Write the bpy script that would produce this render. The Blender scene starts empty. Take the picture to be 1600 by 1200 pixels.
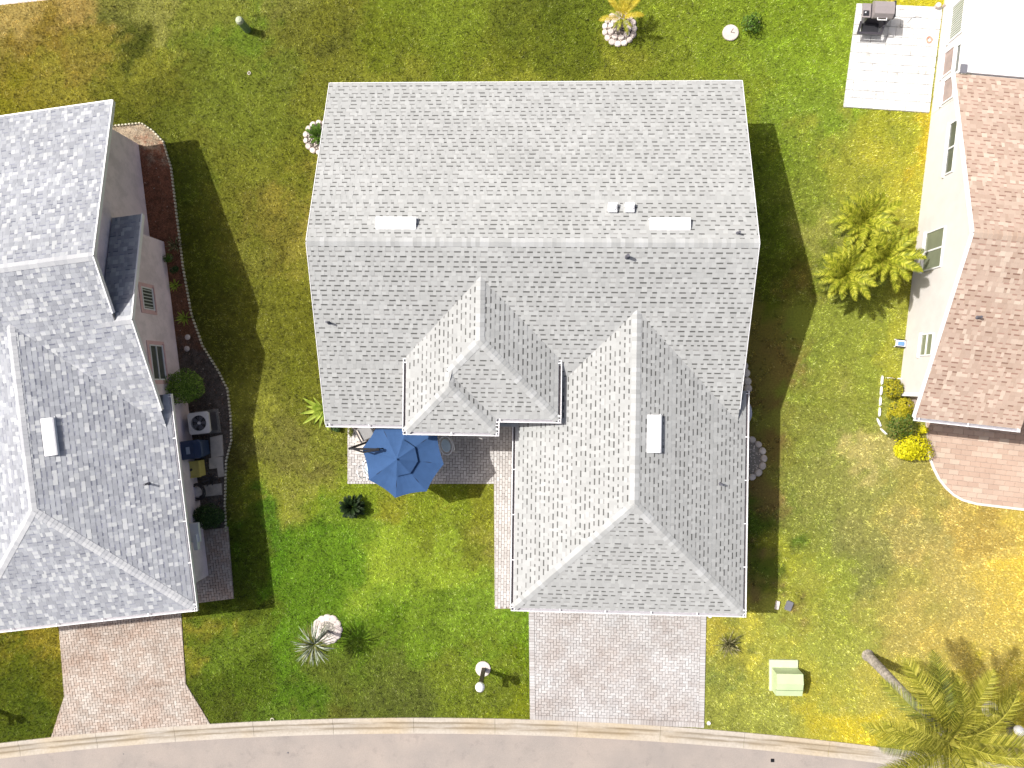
import bpy, math, random
import numpy as np
from mathutils import Vector, Matrix
random.seed(7); rng = np.random.default_rng(7)
R = math.radians; PI = math.pi
SC = bpy.context.scene; COL = SC.collection

# ------------------------------------------------------------------ camera
F_PX, CAM_H, CA, CB = 1109.0, 28.944, -0.004, 0.045
CAMROT = Matrix.Rotation(CB, 3, 'Y') @ Matrix.Rotation(CA, 3, 'X')
cam = bpy.data.objects.new('camera', bpy.data.cameras.new('camera'))
COL.objects.link(cam); SC.camera = cam
cam.matrix_world = Matrix.Translation((0, 0, CAM_H)) @ CAMROT.to_4x4()
cam.data.sensor_width = 36; cam.data.lens = F_PX / 1600 * 36
cam.data.clip_end = 500; cam.data.clip_start = 0.5
# ------------------------------------------------------------------ light
SUN = Vector((.749, -.258, -1.0))
W = bpy.data.worlds.new('World'); SC.world = W; W.use_nodes = True
nt = W.node_tree; nt.nodes.clear()
sky = nt.nodes.new('ShaderNodeTexSky'); sky.sky_type = 'NISHITA'; sky.sun_disc = False
sky.sun_elevation = math.atan(1 / math.hypot(.749, .258)); sky.sun_rotation = math.atan2(-.749, .258)
bg = nt.nodes.new('ShaderNodeBackground'); bg.inputs[1].default_value = 0.105; sky.dust_density = 5.0; sky.air_density = .6; sky.ozone_density = .2
wo = nt.nodes.new('ShaderNodeOutputWorld')
nt.links.new(sky.outputs[0], bg.inputs[0]); nt.links.new(bg.outputs[0], wo.inputs[0])
sun = bpy.data.objects.new('sun', bpy.data.lights.new('sun', 'SUN')); COL.objects.link(sun)
sun.rotation_euler = SUN.to_track_quat('-Z', 'Y').to_euler(); sun.location = (-20, 8, 30)
sun.data.energy = 4.0; sun.data.angle = R(.53); sun.data.color = (1, .965, .91)
vs = SC.view_settings; vs.view_transform = 'Standard'; vs.look = 'None'; vs.gamma = 1
vs.use_curve_mapping = False; vs.exposure = 0.57

def at(px, py, z=0.0):
    """where the sight line of a photograph pixel meets height z"""
    d = CAMROT @ Vector(((px - 800) / F_PX, (600 - py) / F_PX, -1)); t = (z - CAM_H) / d.z
    return Vector((d.x * t, d.y * t, z))
def hit(px, py, p0, n):
    d = CAMROT @ Vector(((px - 800) / F_PX, (600 - py) / F_PX, -1)); o = Vector((0, 0, CAM_H))
    t = (Vector(p0) - o).dot(n) / d.dot(n); return o + d * t
def srgb(r, g, b):
    f = lambda c: (c / 255 / 12.92) if c / 255 <= .04045 else ((c / 255 + .055) / 1.055) ** 2.4
    return (f(r), f(g), f(b))

# ------------------------------------------------------------------ materials
def N(nt, t, **k):
    n = nt.nodes.new(t)
    for a, v in k.items():
        if a.startswith('i_'): n.inputs[a[2:].replace('_', ' ')].default_value = v
        else: setattr(n, a, v)
    return n
def new_mat(name, rough=.8, spec=.3):
    m = bpy.data.materials.new(name); m.use_nodes = True; t = m.node_tree
    b = t.nodes['Principled BSDF']; b.inputs['Roughness'].default_value = rough
    b.inputs['Specular IOR Level'].default_value = spec
    return m, t, b
def c4(c): return (c[0], c[1], c[2], 1)
def mul(t, a, b):
    m = N(t, 'ShaderNodeMix', data_type='RGBA', blend_type='MULTIPLY'); m.inputs[0].default_value = 1
    t.links.new(a, m.inputs[6]); t.links.new(b, m.inputs[7]); return m.outputs[2]
def noise(t, scale, detail=3, rough=.6, coord='Object'):
    if coord == 'World':
        g = N(t, 'ShaderNodeNewGeometry'); src = g.outputs['Position']
    else:
        g = N(t, 'ShaderNodeTexCoord'); src = g.outputs['Object']
    n = N(t, 'ShaderNodeTexNoise'); n.inputs['Scale'].default_value = scale
    n.inputs['Detail'].default_value = detail; n.inputs['Roughness'].default_value = rough
    t.links.new(src, n.inputs['Vector']); return n.outputs['Fac']
def ramp(t, src, stops, mode='LINEAR'):
    r = N(t, 'ShaderNodeValToRGB'); r.color_ramp.interpolation = mode
    e = r.color_ramp.elements
    while len(e) < len(stops): e.new(.5)
    for i, (p, c) in enumerate(stops): e[i].position = p; e[i].color = c4(c) if hasattr(c, '__len__') else (c, c, c, 1)
    t.links.new(src, r.inputs[0]); return r.outputs[0]
def bump(t, b, src, s=.3, d=.01):
    n = N(t, 'ShaderNodeBump'); n.inputs['Strength'].default_value = s; n.inputs['Distance'].default_value = d
    t.links.new(src, n.inputs['Height']); t.links.new(n.outputs[0], b.inputs['Normal'])
def simple(name, c, rough=.6, spec=.4, var=.12, scale=6, grime=0, coord='Object', metal=0, bs=.15):
    m, t, b = new_mat(name, rough, spec); b.inputs['Metallic'].default_value = metal
    v = ramp(t, noise(t, scale, 4, coord=coord), [(.3, 1 - var), (.7, 1 + var * .3)])
    rgb = N(t, 'ShaderNodeRGB'); rgb.outputs[0].default_value = c4(c)
    o = mul(t, rgb.outputs[0], v)
    if grime: o = mul(t, o, ramp(t, noise(t, 1.3, 5, .7, coord), [(.38, 1 - grime), (.55, 1)]))
    t.links.new(o, b.inputs['Base Color'])
    if bs: bump(t, b, noise(t, 60, 2), bs, .004)
    return m
def rnd_src(t):
    g = N(t, 'ShaderNodeNewGeometry'); oi = N(t, 'ShaderNodeObjectInfo')
    a = N(t, 'ShaderNodeMath', operation='ADD'); t.links.new(g.outputs['Random Per Island'], a.inputs[0]); t.links.new(oi.outputs['Random'], a.inputs[1])
    f = N(t, 'ShaderNodeMath', operation='FRACT'); t.links.new(a.outputs[0], f.inputs[0]); return f.outputs[0]
def pieces_mat(name, stops, rough=.9, big=.08, bigscale=.5, grain=.12, grainscale=90, mode='LINEAR', spec=.2, stain=None):
    """material of many small pieces: each its own tone"""
    m, t, b = new_mat(name, rough, spec)
    o = ramp(t, rnd_src(t), stops, mode)
    o = mul(t, o, ramp(t, noise(t, bigscale, 4, .6, 'World'), [(.35, 1 - big), (.65, 1 + big * .4)]))
    o = mul(t, o, ramp(t, noise(t, grainscale, 2, .7, 'World'), [(.3, 1 - grain), (.7, 1 + grain * .5)]))
    if stain: o = mul(t, o, ramp(t, noise(t, stain[0], 5, .7, 'World'), [(stain[1], stain[3]), (stain[2], (1, 1, 1))]))
    t.links.new(o, b.inputs['Base Color']); bump(t, b, noise(t, 120, 2, .6, 'World'), .25, .003)
    return m

G = lambda a, b=None, c=None: (a, a if b is None else b, a if c is None else c)
M = {}
M['sh_main'] = pieces_mat('grey_shingle', [(0, (0.321, 0.328, 0.322)), (.35, (0.344, 0.351, 0.345)), (.75, (0.359, 0.367, 0.362)), (1, (0.390, 0.399, 0.392))], big=.06, grain=.08)
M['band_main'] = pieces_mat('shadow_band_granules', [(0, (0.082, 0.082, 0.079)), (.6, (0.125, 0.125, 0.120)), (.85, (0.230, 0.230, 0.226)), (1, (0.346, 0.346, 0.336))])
M['sh_left'] = pieces_mat('blue_grey_shingle', [(0, (0.253, 0.265, 0.292)), (.3, (0.288, 0.300, 0.327)), (.6, (0.321, 0.336, 0.364)), (.8, (0.352, 0.368, 0.392)), (.86, (0.421, 0.435, 0.443)), (1, (0.460, 0.474, 0.487))], big=.06)
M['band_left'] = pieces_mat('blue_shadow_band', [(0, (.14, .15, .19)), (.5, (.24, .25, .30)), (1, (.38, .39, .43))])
M['sh_right'] = pieces_mat('brown_shingle', [(0, (0.375, 0.279, 0.218)), (.4, (0.410, 0.311, 0.250)), (.75, (0.444, 0.345, 0.277)), (.9, (0.480, 0.381, 0.310)), (1, (0.524, 0.437, 0.355))], big=.06)
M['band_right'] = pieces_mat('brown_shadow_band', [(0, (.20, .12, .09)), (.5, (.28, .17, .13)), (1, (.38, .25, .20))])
M['cap_main'] = pieces_mat('grey_ridge_shingle', [(0, (0.320, 0.327, 0.322)), (.5, (0.368, 0.376, 0.371)), (1, (0.423, 0.433, 0.432))], big=.03, grain=.06)
M['cap_left'] = pieces_mat('pale_ridge_shingle', [(0, (0.366, 0.377, 0.398)), (.5, (0.421, 0.430, 0.446)), (1, (0.467, 0.477, 0.487))], big=.05, grain=.06)
M['cap_right'] = pieces_mat('brown_ridge_shingle', [(0, (0.381, 0.280, 0.215)), (1, (0.471, 0.372, 0.300))], big=.05)
M['deck'] = simple('roof_deck_board', (.17, .165, .16), .9)
M['paver_main'] = pieces_mat('buff_grey_brick', [(0, (0.398, 0.382, 0.377)), (.5, (0.444, 0.435, 0.432)), (1, (0.490, 0.489, 0.488))], big=.10, bigscale=.9, stain=(.55, .35, .6, (.86, .80, .76)))
M['paver_patio'] = pieces_mat('patio_brick', [(0, (0.411, 0.391, 0.377)), (.5, (0.478, 0.459, 0.443)), (1, (0.545, 0.528, 0.513))], big=.12, bigscale=1.2)
M['paver_left'] = pieces_mat('rose_brick', [(0, (0.362, 0.311, 0.268)), (.5, (0.417, 0.368, 0.324)), (1, (0.472, 0.433, 0.389))], big=.14, bigscale=.9, stain=(.7, .35, .6, (.90, .78, .72)))
M['paver_right'] = pieces_mat('pink_block', [(0, (0.431, 0.311, 0.243)), (.6, (0.474, 0.354, 0.280)), (.9, (0.517, 0.397, 0.316)), (1, (0.552, 0.449, 0.357))], big=.1)
M['paver_white'] = pieces_mat('white_slab', [(0, (0.579, 0.579, 0.567)), (1, (0.662, 0.662, 0.654))], big=.06, bigscale=1.5, stain=(3, .33, .45, (.75, .73, .70)))
M['sand'] = simple('joint_sand', (.30, .25, .22), .95, coord='World')
M['sand_white'] = simple('pale_joint', (.36, .35, .33), .95, coord='World')
M['concrete'] = simple('old_concrete', (.50, .45, .39), .9, grime=.3, coord='World', scale=4)
M['stone'] = pieces_mat('pale_scallop_stone', [(0, (.52, .45, .42)), (1, (.66, .59, .55))], big=.15, bigscale=5)
M['stone_grey'] = pieces_mat('grey_edging_stone', [(0, (.54, .48, .43)), (1, (.70, .64, .58))], big=.2, bigscale=6)
M['stone_yel'] = pieces_mat('cream_edging_stone', [(0, (.52, .49, .36)), (1, (.68, .64, .50))], big=.2, bigscale=6)
M['white'] = simple('white_metal', (.76, .76, .77), .35, .5, .04, bs=0)
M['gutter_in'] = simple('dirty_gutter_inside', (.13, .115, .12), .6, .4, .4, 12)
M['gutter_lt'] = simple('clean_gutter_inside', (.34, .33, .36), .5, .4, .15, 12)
M['stucco_white'] = simple('cream_stucco', (.60, .57, .55), .9, .2, .05, 2, coord='World', grime=.04)
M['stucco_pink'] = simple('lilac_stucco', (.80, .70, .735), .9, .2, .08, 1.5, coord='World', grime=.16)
M['stucco_main'] = simple('beige_stucco', (.60, .55, .49), .9, .2, .06, 2, coord='World')
M['pink_trim'] = simple('pink_trim', (.66, .44, .45), .8, .2, .1)
M['tan'] = simple('tan_stucco', (.42, .34, .31), .9)
M['glass'] = simple('window_glass', (.10, .11, .10), .12, .6, .2, 2, bs=0)
M['glass_g'] = simple('screened_glass', (.20, .22, .15), .2, .6, .15, 2, bs=0)
M['glass_w'] = simple('brown_reflection_glass', (.30, .22, .19), .2, .6, .3, 2, bs=0)  # reddish brown reflection painted into the pane colour
M['blind'] = simple('blind', (.52, .55, .52), .5)
M['black'] = simple('black_plastic', (.025, .025, .03), .45, .5)
M['iron'] = simple('dark_iron', (.012, .012, .014), .6, .15)
M['dark_hole'] = simple('shadowed_void', (.01, .01, .01), .9)
M['grey'] = simple('grey_plastic', (.16, .16, .18), .5)
M['lead'] = simple('lead_pipe', (.10, .10, .12), .6)
M['canvas'] = simple('blue_canvas', (.036, .082, .19), .85, .15, .12, 3, bs=.3)
M['blue_bin'] = simple('navy_bin', (.020, .045, .11), .45, .5)
M['yellow_bin'] = simple('yellow_bin', (.58, .50, .14), .5, .4, .12)
M['ac_white'] = simple('ac_white', (.62, .60, .58), .45)
M['green_box'] = simple('pale_green_steel', (.47, .56, .33), .5, .4, .1, 2, bs=0)
M['green_post'] = simple('dull_green_plastic', (.15, .22, .11), .5)
M['globe'] = simple('milk_glass', (.86, .86, .86), .2, .6, .02, bs=0)
M['post_dk'] = simple('dark_post', (.06, .05, .035), .6)
M['grill_lid'] = simple('warm_grey_lid', (.28, .25, .25), .35, .5, .08, bs=0)
M['grill_dk'] = simple('charcoal_steel', (.055, .05, .06), .4, .5)
M['mulch'] = simple('red_mulch', (.20, .075, .04), 1, .1, .6, 25, coord='World')
M['soil'] = simple('grey_soil', (.14, .12, .105), 1, .1, .5, 18, grime=.5, coord='World')
M['gravel'] = simple('grey_gravel', (.27, .25, .22), 1, .1, .5, 30, coord='World')
M['orange'] = simple('orange_cord', (.75, .30, .20), .6)
M['ltblue'] = simple('pale_blue_seat', (.62, .75, .82), .5)
M['trunk'] = simple('palm_bark', (.44, .39, .34), .95, .2, .5, 14, grime=.3)
def leaf_mat(name, stops, trans=.25, rough=.5):
    m, t, b = new_mat(name, rough, .15)
    o = ramp(t, rnd_src(t), stops); o = mul(t, o, ramp(t, noise(t, 5, 2, .5, 'World'), [(.3, .75), (.7, 1.15)]))
    t.links.new(o, b.inputs['Base Color'])
    tr = N(t, 'ShaderNodeBsdfTranslucent'); t.links.new(o, tr.inputs['Color'])
    mx = N(t, 'ShaderNodeMixShader'); mx.inputs[0].default_value = trans
    out = t.nodes['Material Output']
    t.links.new(b.outputs[0], mx.inputs[1]); t.links.new(tr.outputs[0], mx.inputs[2]); t.links.new(mx.outputs[0], out.inputs[0])
    return m
M['frond_yel'] = leaf_mat('yellow_green_frond', [(0, (.13, .16, .012)), (.5, (.28, .31, .02)), (1, (.52, .50, .06))], .25)
M['frond_palm'] = leaf_mat('palm_frond', [(0, (.12, .13, .015)), (.5, (.28, .28, .03)), (1, (.52, .48, .09))], .25)
M['frond_old_shaded'] = leaf_mat('old_shaded_frond', [(0, (.05, .07, .01)), (.7, (.15, .18, .02)), (1, (.3, .3, .04))], .15)  # lower fronds darker: older leaves, plus shade under the crown painted in
M['frond_dark'] = leaf_mat('dark_sago_frond', [(0, (.005, .014, .004)), (1, (.022, .04, .010))], .05)
M['frond_gold'] = leaf_mat('golden_frond', [(0, (.45, .34, .02)), (1, (.62, .50, .06))], .35)
M['frond_grey'] = leaf_mat('grey_green_frond', [(0, (.12, .15, .10)), (.6, (.26, .30, .22)), (1, (.5, .52, .44))], .1)
M['leaf_lime'] = leaf_mat('lime_leaf', [(0, (.22, .32, .03)), (1, (.48, .58, .10))], .35)
M['leaf_green'] = leaf_mat('green_leaf', [(0, (.035, .075, .012)), (.7, (.09, .17, .02)), (1, (.17, .28, .05))], .2)
M['leaf_mid'] = leaf_mat('glossy_mid_leaf', [(0, (.06, .12, .015)), (.6, (.16, .27, .03)), (1, (.34, .48, .10))], .2)
M['leaf_dark'] = leaf_mat('dark_leaf', [(0, (.015, .035, .010)), (.7, (.04, .085, .02)), (1, (.09, .15, .04))], .15)
M['leaf_olive'] = leaf_mat('olive_leaf', [(0, (.07, .085, .01)), (1, (.20, .21, .04))], .2)
M['leaf_yellow'] = leaf_mat('yellow_leaf', [(0, (.46, .44, .01)), (1, (.78, .72, .02))], .3)
M['leaf_gold'] = leaf_mat('golden_leaf', [(0, (.26, .26, .015)), (1, (.58, .50, .03))], .3)
M['leaf_brown'] = leaf_mat('yucca_blade', [(0, (.06, .06, .02)), (.6, (.18, .17, .07)), (1, (.42, .38, .22))], .1)

# ------------------------------------------------------------------ mesh helpers
class MB:
    def __init__(s): s.v = []; s.f = []; s.m = []; s.slots = []
    def slot(s, m):
        if m is None: return 0
        if m not in s.slots: s.slots.append(m)
        return s.slots.index(m)
    def poly(s, pts, m=None, flip=False):
        i = len(s.v); s.v += [tuple(p) for p in pts]; f = list(range(i, i + len(pts)))
        s.f.append(f[::-1] if flip else f); s.m.append(s.slot(m))
    def raw(s, pts, faces, mats=None):
        i = len(s.v); s.v += [tuple(p) for p in pts]
        for k, f in enumerate(faces): s.f.append([i + j for j in f]); s.m.append(s.slot(mats[k] if isinstance(mats, list) else mats))
    def box(s, x0, x1, y0, y1, z0, z1, m=None, mat4=None):
        p = [Vector(q) for q in ((x0, y0, z0), (x1, y0, z0), (x1, y1, z0), (x0, y1, z0), (x0, y0, z1), (x1, y0, z1), (x1, y1, z1), (x0, y1, z1))]
        if mat4: p = [mat4 @ q for q in p]
        s.raw(p, [(3, 2, 1, 0), (4, 5, 6, 7), (0, 1, 5, 4), (1, 2, 6, 5), (2, 3, 7, 6), (3, 0, 4, 7)], m)
    def prism(s, poly, z0, z1, m=None, inset=0, mtop=None):
        n = len(poly); c = (sum(p[0] for p in poly) / n, sum(p[1] for p in poly) / n)
        b = [(p[0], p[1], z0) for p in poly]
        if inset:
            t = []
            for p in poly:
                d = math.hypot(p[0] - c[0], p[1] - c[1]); k = max(0, 1 - inset / max(d, 1e-6)); t.append((c[0] + (p[0] - c[0]) * k, c[1] + (p[1] - c[1]) * k, z1))
        else: t = [(p[0], p[1], z1) for p in poly]
        s.raw(b + t, [tuple(range(n, 2 * n))] + [(i, (i + 1) % n, n + (i + 1) % n, n + i) for i in range(n)], [mtop or m] + [m] * n)
    def bar(s, a, b, w, h=None, m=None, up=(0, 0, 1)):
        a = Vector(a); b = Vector(b); d = (b - a); L = d.length; d.normalize(); h = h or w
        x = d.cross(Vector(up)); x = x.normalized() if x.length > 1e-4 else Vector((1, 0, 0)); y = x.cross(d)
        s.box(-w / 2, w / 2, 0, L, -h / 2, h / 2, m, Matrix(((x.x, d.x, y.x, a.x), (x.y, d.y, y.y, a.y), (x.z, d.z, y.z, a.z), (0, 0, 0, 1))))
    def tube(s, pts, r, n=8, m=None, cap=True):
        pts = [Vector(p) for p in pts]; rs = r if hasattr(r, '__len__') else [r] * len(pts); rings = []
        i0 = len(s.v)
        for k, p in enumerate(pts):
            d = (pts[min(k + 1, len(pts) - 1)] - pts[max(k - 1, 0)]).normalized()
            x = d.cross(Vector((0, 0, 1))); x = x.normalized() if x.length > 1e-3 else Vector((1, 0, 0)); y = d.cross(x)
            for j in range(n):
                a = 2 * PI * j / n; s.v.append(tuple(p + (x * math.cos(a) + y * math.sin(a)) * rs[k]))
        q = s.slot(m)
        for k in range(len(pts) - 1):
            for j in range(n):
                a = i0 + k * n + j; b = i0 + k * n + (j + 1) % n; s.f.append([a, b, b + n, a + n]); s.m.append(q)
        if cap:
            s.f.append([i0 + j for j in range(n)][::-1]); s.m.append(q); s.f.append([i0 + (len(pts) - 1) * n + j for j in range(n)]); s.m.append(q)
    def lathe(s, c, prof, n=24, m=None, sx=1, sy=1, a0=0):
        i0 = len(s.v); q = s.slot(m)
        for r, z in prof:
            for j in range(n):
                a = a0 + 2 * PI * j / n; s.v.append((c[0] + r * sx * math.cos(a), c[1] + r * sy * math.sin(a), c[2] + z))
        for k in range(len(prof) - 1):
            for j in range(n):
                a = i0 + k * n + j; b = i0 + k * n + (j + 1) % n; s.f.append([a, b, b + n, a + n]); s.m.append(q)
        s.f.append([i0 + j for j in range(n)][::-1]); s.m.append(q)
        s.f.append([i0 + (len(prof) - 1) * n + j for j in range(n)]); s.m.append(q)
    def mesh(s, name, mat=None, smooth=False):
        me = bpy.data.meshes.new(name); me.from_pydata(s.v, [], s.f)
        for m in (s.slots if s.slots else [mat]):
            if m is not None: me.materials.append(m)
        if s.slots: me.polygons.foreach_set('material_index', s.m)
        if smooth: me.polygons.foreach_set('use_smooth', [True] * len(me.polygons))
        me.update(); return me
    def build(s, name, mat=None, parent=None, kind=None, smooth=False, label=None):
        return link(name, s.mesh(name, mat, smooth), parent, kind, label)
def link(name, me, parent=None, kind=None, label=None, mat4=None):
    o = bpy.data.objects.new(name, me); COL.objects.link(o)
    if parent is not None: o.parent = parent
    if kind: o['kind'] = kind
    if label: o['label'] = label
    if mat4 is not None: o.matrix_local = mat4
    return o
def thing(name, label, cat, loc=(0, 0, 0), rz=0, group=None):
    o = bpy.data.objects.new(name, None); COL.objects.link(o); o.empty_display_size = .2
    o.location = loc; o.rotation_euler = (0, 0, rz); return tag(o, label, cat, group)
def tag(o, label, cat, group=None):
    o['label'] = label; o['category'] = cat
    if group: o['group'] = group
    return o
def copy_tree(o, parent=None):
    c = o.copy(); COL.objects.link(c); c.parent = parent
    for ch in list(o.children): copy_tree(ch, c)
    return c
def clip(poly, conv):
    """convex clip, both counterclockwise"""
    out = list(poly)
    for i in range(len(conv)):
        a = conv[i]; b = conv[(i + 1) % len(conv)]; inp = out; out = []
        if not inp: return []
        f = lambda p: (b[0] - a[0]) * (p[1] - a[1]) - (b[1] - a[1]) * (p[0] - a[0])
        for k in range(len(inp)):
            p = inp[k]; q = inp[(k + 1) % len(inp)]; fp, fq = f(p), f(q)
            if fp >= 0: out.append(p)
            if (fp > 1e-9 and fq < -1e-9) or (fp < -1e-9 and fq > 1e-9):
                t = fp / (fp - fq); out.append((p[0] + (q[0] - p[0]) * t, p[1] + (q[1] - p[1]) * t))
    return out
def area(p): return .5 * sum(p[i][0] * p[(i + 1) % len(p)][1] - p[(i + 1) % len(p)][0] * p[i][1] for i in range(len(p)))
def ccw(p): return p if area(p) > 0 else p[::-1]
def inside(x, y, poly):
    """vectorised point in polygon"""
    r = np.zeros(np.shape(x), bool); n = len(poly); j = n - 1
    for i in range(n):
        xi, yi = poly[i][:2]; xj, yj = poly[j][:2]
        if yi != yj: r ^= ((yi > y) != (yj > y)) & (x < (xj - xi) * (y - yi) / (yj - yi) + xi)
        j = i
    return r
def px(*pts): return [tuple(at(a, b)[:2]) for a, b in pts]

# ------------------------------------------------------------------ lawn colours (as seen in the picture, in sunlight), at picture positions
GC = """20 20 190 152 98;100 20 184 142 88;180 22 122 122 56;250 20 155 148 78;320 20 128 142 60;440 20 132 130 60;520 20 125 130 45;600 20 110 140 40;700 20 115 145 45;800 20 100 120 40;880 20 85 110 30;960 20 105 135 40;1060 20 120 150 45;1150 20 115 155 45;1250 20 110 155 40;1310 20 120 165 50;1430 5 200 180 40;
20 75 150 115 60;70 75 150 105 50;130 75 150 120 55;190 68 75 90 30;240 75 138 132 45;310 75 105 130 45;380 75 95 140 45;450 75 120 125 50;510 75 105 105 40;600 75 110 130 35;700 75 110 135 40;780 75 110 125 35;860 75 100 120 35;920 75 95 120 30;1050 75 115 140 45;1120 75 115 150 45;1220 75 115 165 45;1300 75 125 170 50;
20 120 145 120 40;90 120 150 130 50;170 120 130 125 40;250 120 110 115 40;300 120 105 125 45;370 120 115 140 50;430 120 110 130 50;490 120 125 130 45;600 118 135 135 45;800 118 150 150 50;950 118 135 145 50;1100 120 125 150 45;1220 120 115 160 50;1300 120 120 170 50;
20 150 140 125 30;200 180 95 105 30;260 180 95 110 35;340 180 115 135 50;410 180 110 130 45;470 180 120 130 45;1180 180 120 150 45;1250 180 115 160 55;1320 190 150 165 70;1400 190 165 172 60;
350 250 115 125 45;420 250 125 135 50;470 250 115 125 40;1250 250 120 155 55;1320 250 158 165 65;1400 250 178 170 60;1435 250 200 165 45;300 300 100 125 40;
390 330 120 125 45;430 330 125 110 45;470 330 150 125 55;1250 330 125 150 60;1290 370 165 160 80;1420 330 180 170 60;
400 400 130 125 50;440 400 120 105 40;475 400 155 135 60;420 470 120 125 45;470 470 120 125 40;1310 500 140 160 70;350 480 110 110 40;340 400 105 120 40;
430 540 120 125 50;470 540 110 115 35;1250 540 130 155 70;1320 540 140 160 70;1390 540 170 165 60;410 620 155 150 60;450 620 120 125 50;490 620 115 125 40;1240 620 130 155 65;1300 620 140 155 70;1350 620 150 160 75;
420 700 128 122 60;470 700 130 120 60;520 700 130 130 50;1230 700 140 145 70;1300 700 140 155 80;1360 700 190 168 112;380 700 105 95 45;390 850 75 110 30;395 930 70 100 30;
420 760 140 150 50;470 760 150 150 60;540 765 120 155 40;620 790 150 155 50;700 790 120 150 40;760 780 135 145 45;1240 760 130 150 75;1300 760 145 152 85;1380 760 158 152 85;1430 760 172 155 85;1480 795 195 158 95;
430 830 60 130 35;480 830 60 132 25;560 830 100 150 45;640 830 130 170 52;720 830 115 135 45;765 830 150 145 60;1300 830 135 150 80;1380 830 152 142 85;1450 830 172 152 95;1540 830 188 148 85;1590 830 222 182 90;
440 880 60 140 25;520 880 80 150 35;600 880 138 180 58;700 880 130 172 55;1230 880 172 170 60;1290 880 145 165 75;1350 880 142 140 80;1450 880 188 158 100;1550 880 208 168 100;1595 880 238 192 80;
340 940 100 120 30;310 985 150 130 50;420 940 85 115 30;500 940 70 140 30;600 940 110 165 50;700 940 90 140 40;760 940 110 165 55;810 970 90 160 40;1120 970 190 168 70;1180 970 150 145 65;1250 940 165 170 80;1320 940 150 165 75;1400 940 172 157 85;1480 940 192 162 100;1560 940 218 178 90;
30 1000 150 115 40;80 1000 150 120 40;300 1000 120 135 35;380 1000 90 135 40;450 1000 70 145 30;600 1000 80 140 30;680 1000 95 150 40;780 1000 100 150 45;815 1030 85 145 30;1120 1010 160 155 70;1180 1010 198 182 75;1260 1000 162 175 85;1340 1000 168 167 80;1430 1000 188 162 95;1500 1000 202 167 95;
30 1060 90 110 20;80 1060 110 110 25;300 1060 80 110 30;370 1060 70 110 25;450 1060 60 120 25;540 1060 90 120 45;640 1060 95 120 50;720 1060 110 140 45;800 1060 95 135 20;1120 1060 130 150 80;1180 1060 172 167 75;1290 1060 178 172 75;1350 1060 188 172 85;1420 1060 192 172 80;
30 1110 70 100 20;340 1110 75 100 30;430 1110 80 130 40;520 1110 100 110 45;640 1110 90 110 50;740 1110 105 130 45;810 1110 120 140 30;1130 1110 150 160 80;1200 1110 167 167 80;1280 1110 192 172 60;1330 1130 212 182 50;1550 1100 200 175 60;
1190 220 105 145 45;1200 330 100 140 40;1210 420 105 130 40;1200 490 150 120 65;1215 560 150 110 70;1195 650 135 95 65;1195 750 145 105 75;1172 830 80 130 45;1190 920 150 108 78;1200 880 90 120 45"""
GP = []; 
for e in GC.replace('\n', '').split(';'):
    a = [float(q) for q in e.split()]
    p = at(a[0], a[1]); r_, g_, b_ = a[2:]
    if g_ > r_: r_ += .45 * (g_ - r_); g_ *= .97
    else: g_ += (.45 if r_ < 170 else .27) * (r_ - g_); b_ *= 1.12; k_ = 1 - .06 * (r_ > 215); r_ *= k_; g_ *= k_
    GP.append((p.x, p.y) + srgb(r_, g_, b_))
GP = np.array(GP, dtype=np.float32)
def vnoise(x, y, s, seed):
    """value noise"""
    r = np.random.default_rng(seed); T = r.random((256, 256)).astype(np.float32)
    X = x / s; Y = y / s; xi = np.floor(X).astype(int); yi = np.floor(Y).astype(int); fx = X - xi; fy = Y - yi
    fx = fx * fx * (3 - 2 * fx); fy = fy * fy * (3 - 2 * fy); g = lambda a, b: T[a % 256, b % 256]
    return (g(xi, yi) * (1 - fx) + g(xi + 1, yi) * fx) * (1 - fy) + (g(xi, yi + 1) * (1 - fx) + g(xi + 1, yi + 1) * fx) * fy
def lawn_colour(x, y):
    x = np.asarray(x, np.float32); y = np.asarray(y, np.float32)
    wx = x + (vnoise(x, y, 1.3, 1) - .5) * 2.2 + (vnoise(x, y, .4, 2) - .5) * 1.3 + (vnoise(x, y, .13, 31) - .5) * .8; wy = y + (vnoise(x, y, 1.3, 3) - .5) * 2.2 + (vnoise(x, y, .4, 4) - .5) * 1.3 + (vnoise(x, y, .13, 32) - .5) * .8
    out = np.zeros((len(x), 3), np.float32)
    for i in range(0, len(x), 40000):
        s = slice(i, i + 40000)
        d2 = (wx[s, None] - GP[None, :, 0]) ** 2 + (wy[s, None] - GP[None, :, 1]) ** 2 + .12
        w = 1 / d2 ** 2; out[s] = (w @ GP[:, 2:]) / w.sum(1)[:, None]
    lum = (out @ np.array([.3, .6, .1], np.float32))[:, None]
    return (out * .93 + lum * np.array([[.07, .07, .045]], np.float32)) * np.array([[1.01, 1.07, .74]], np.float32)

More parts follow.
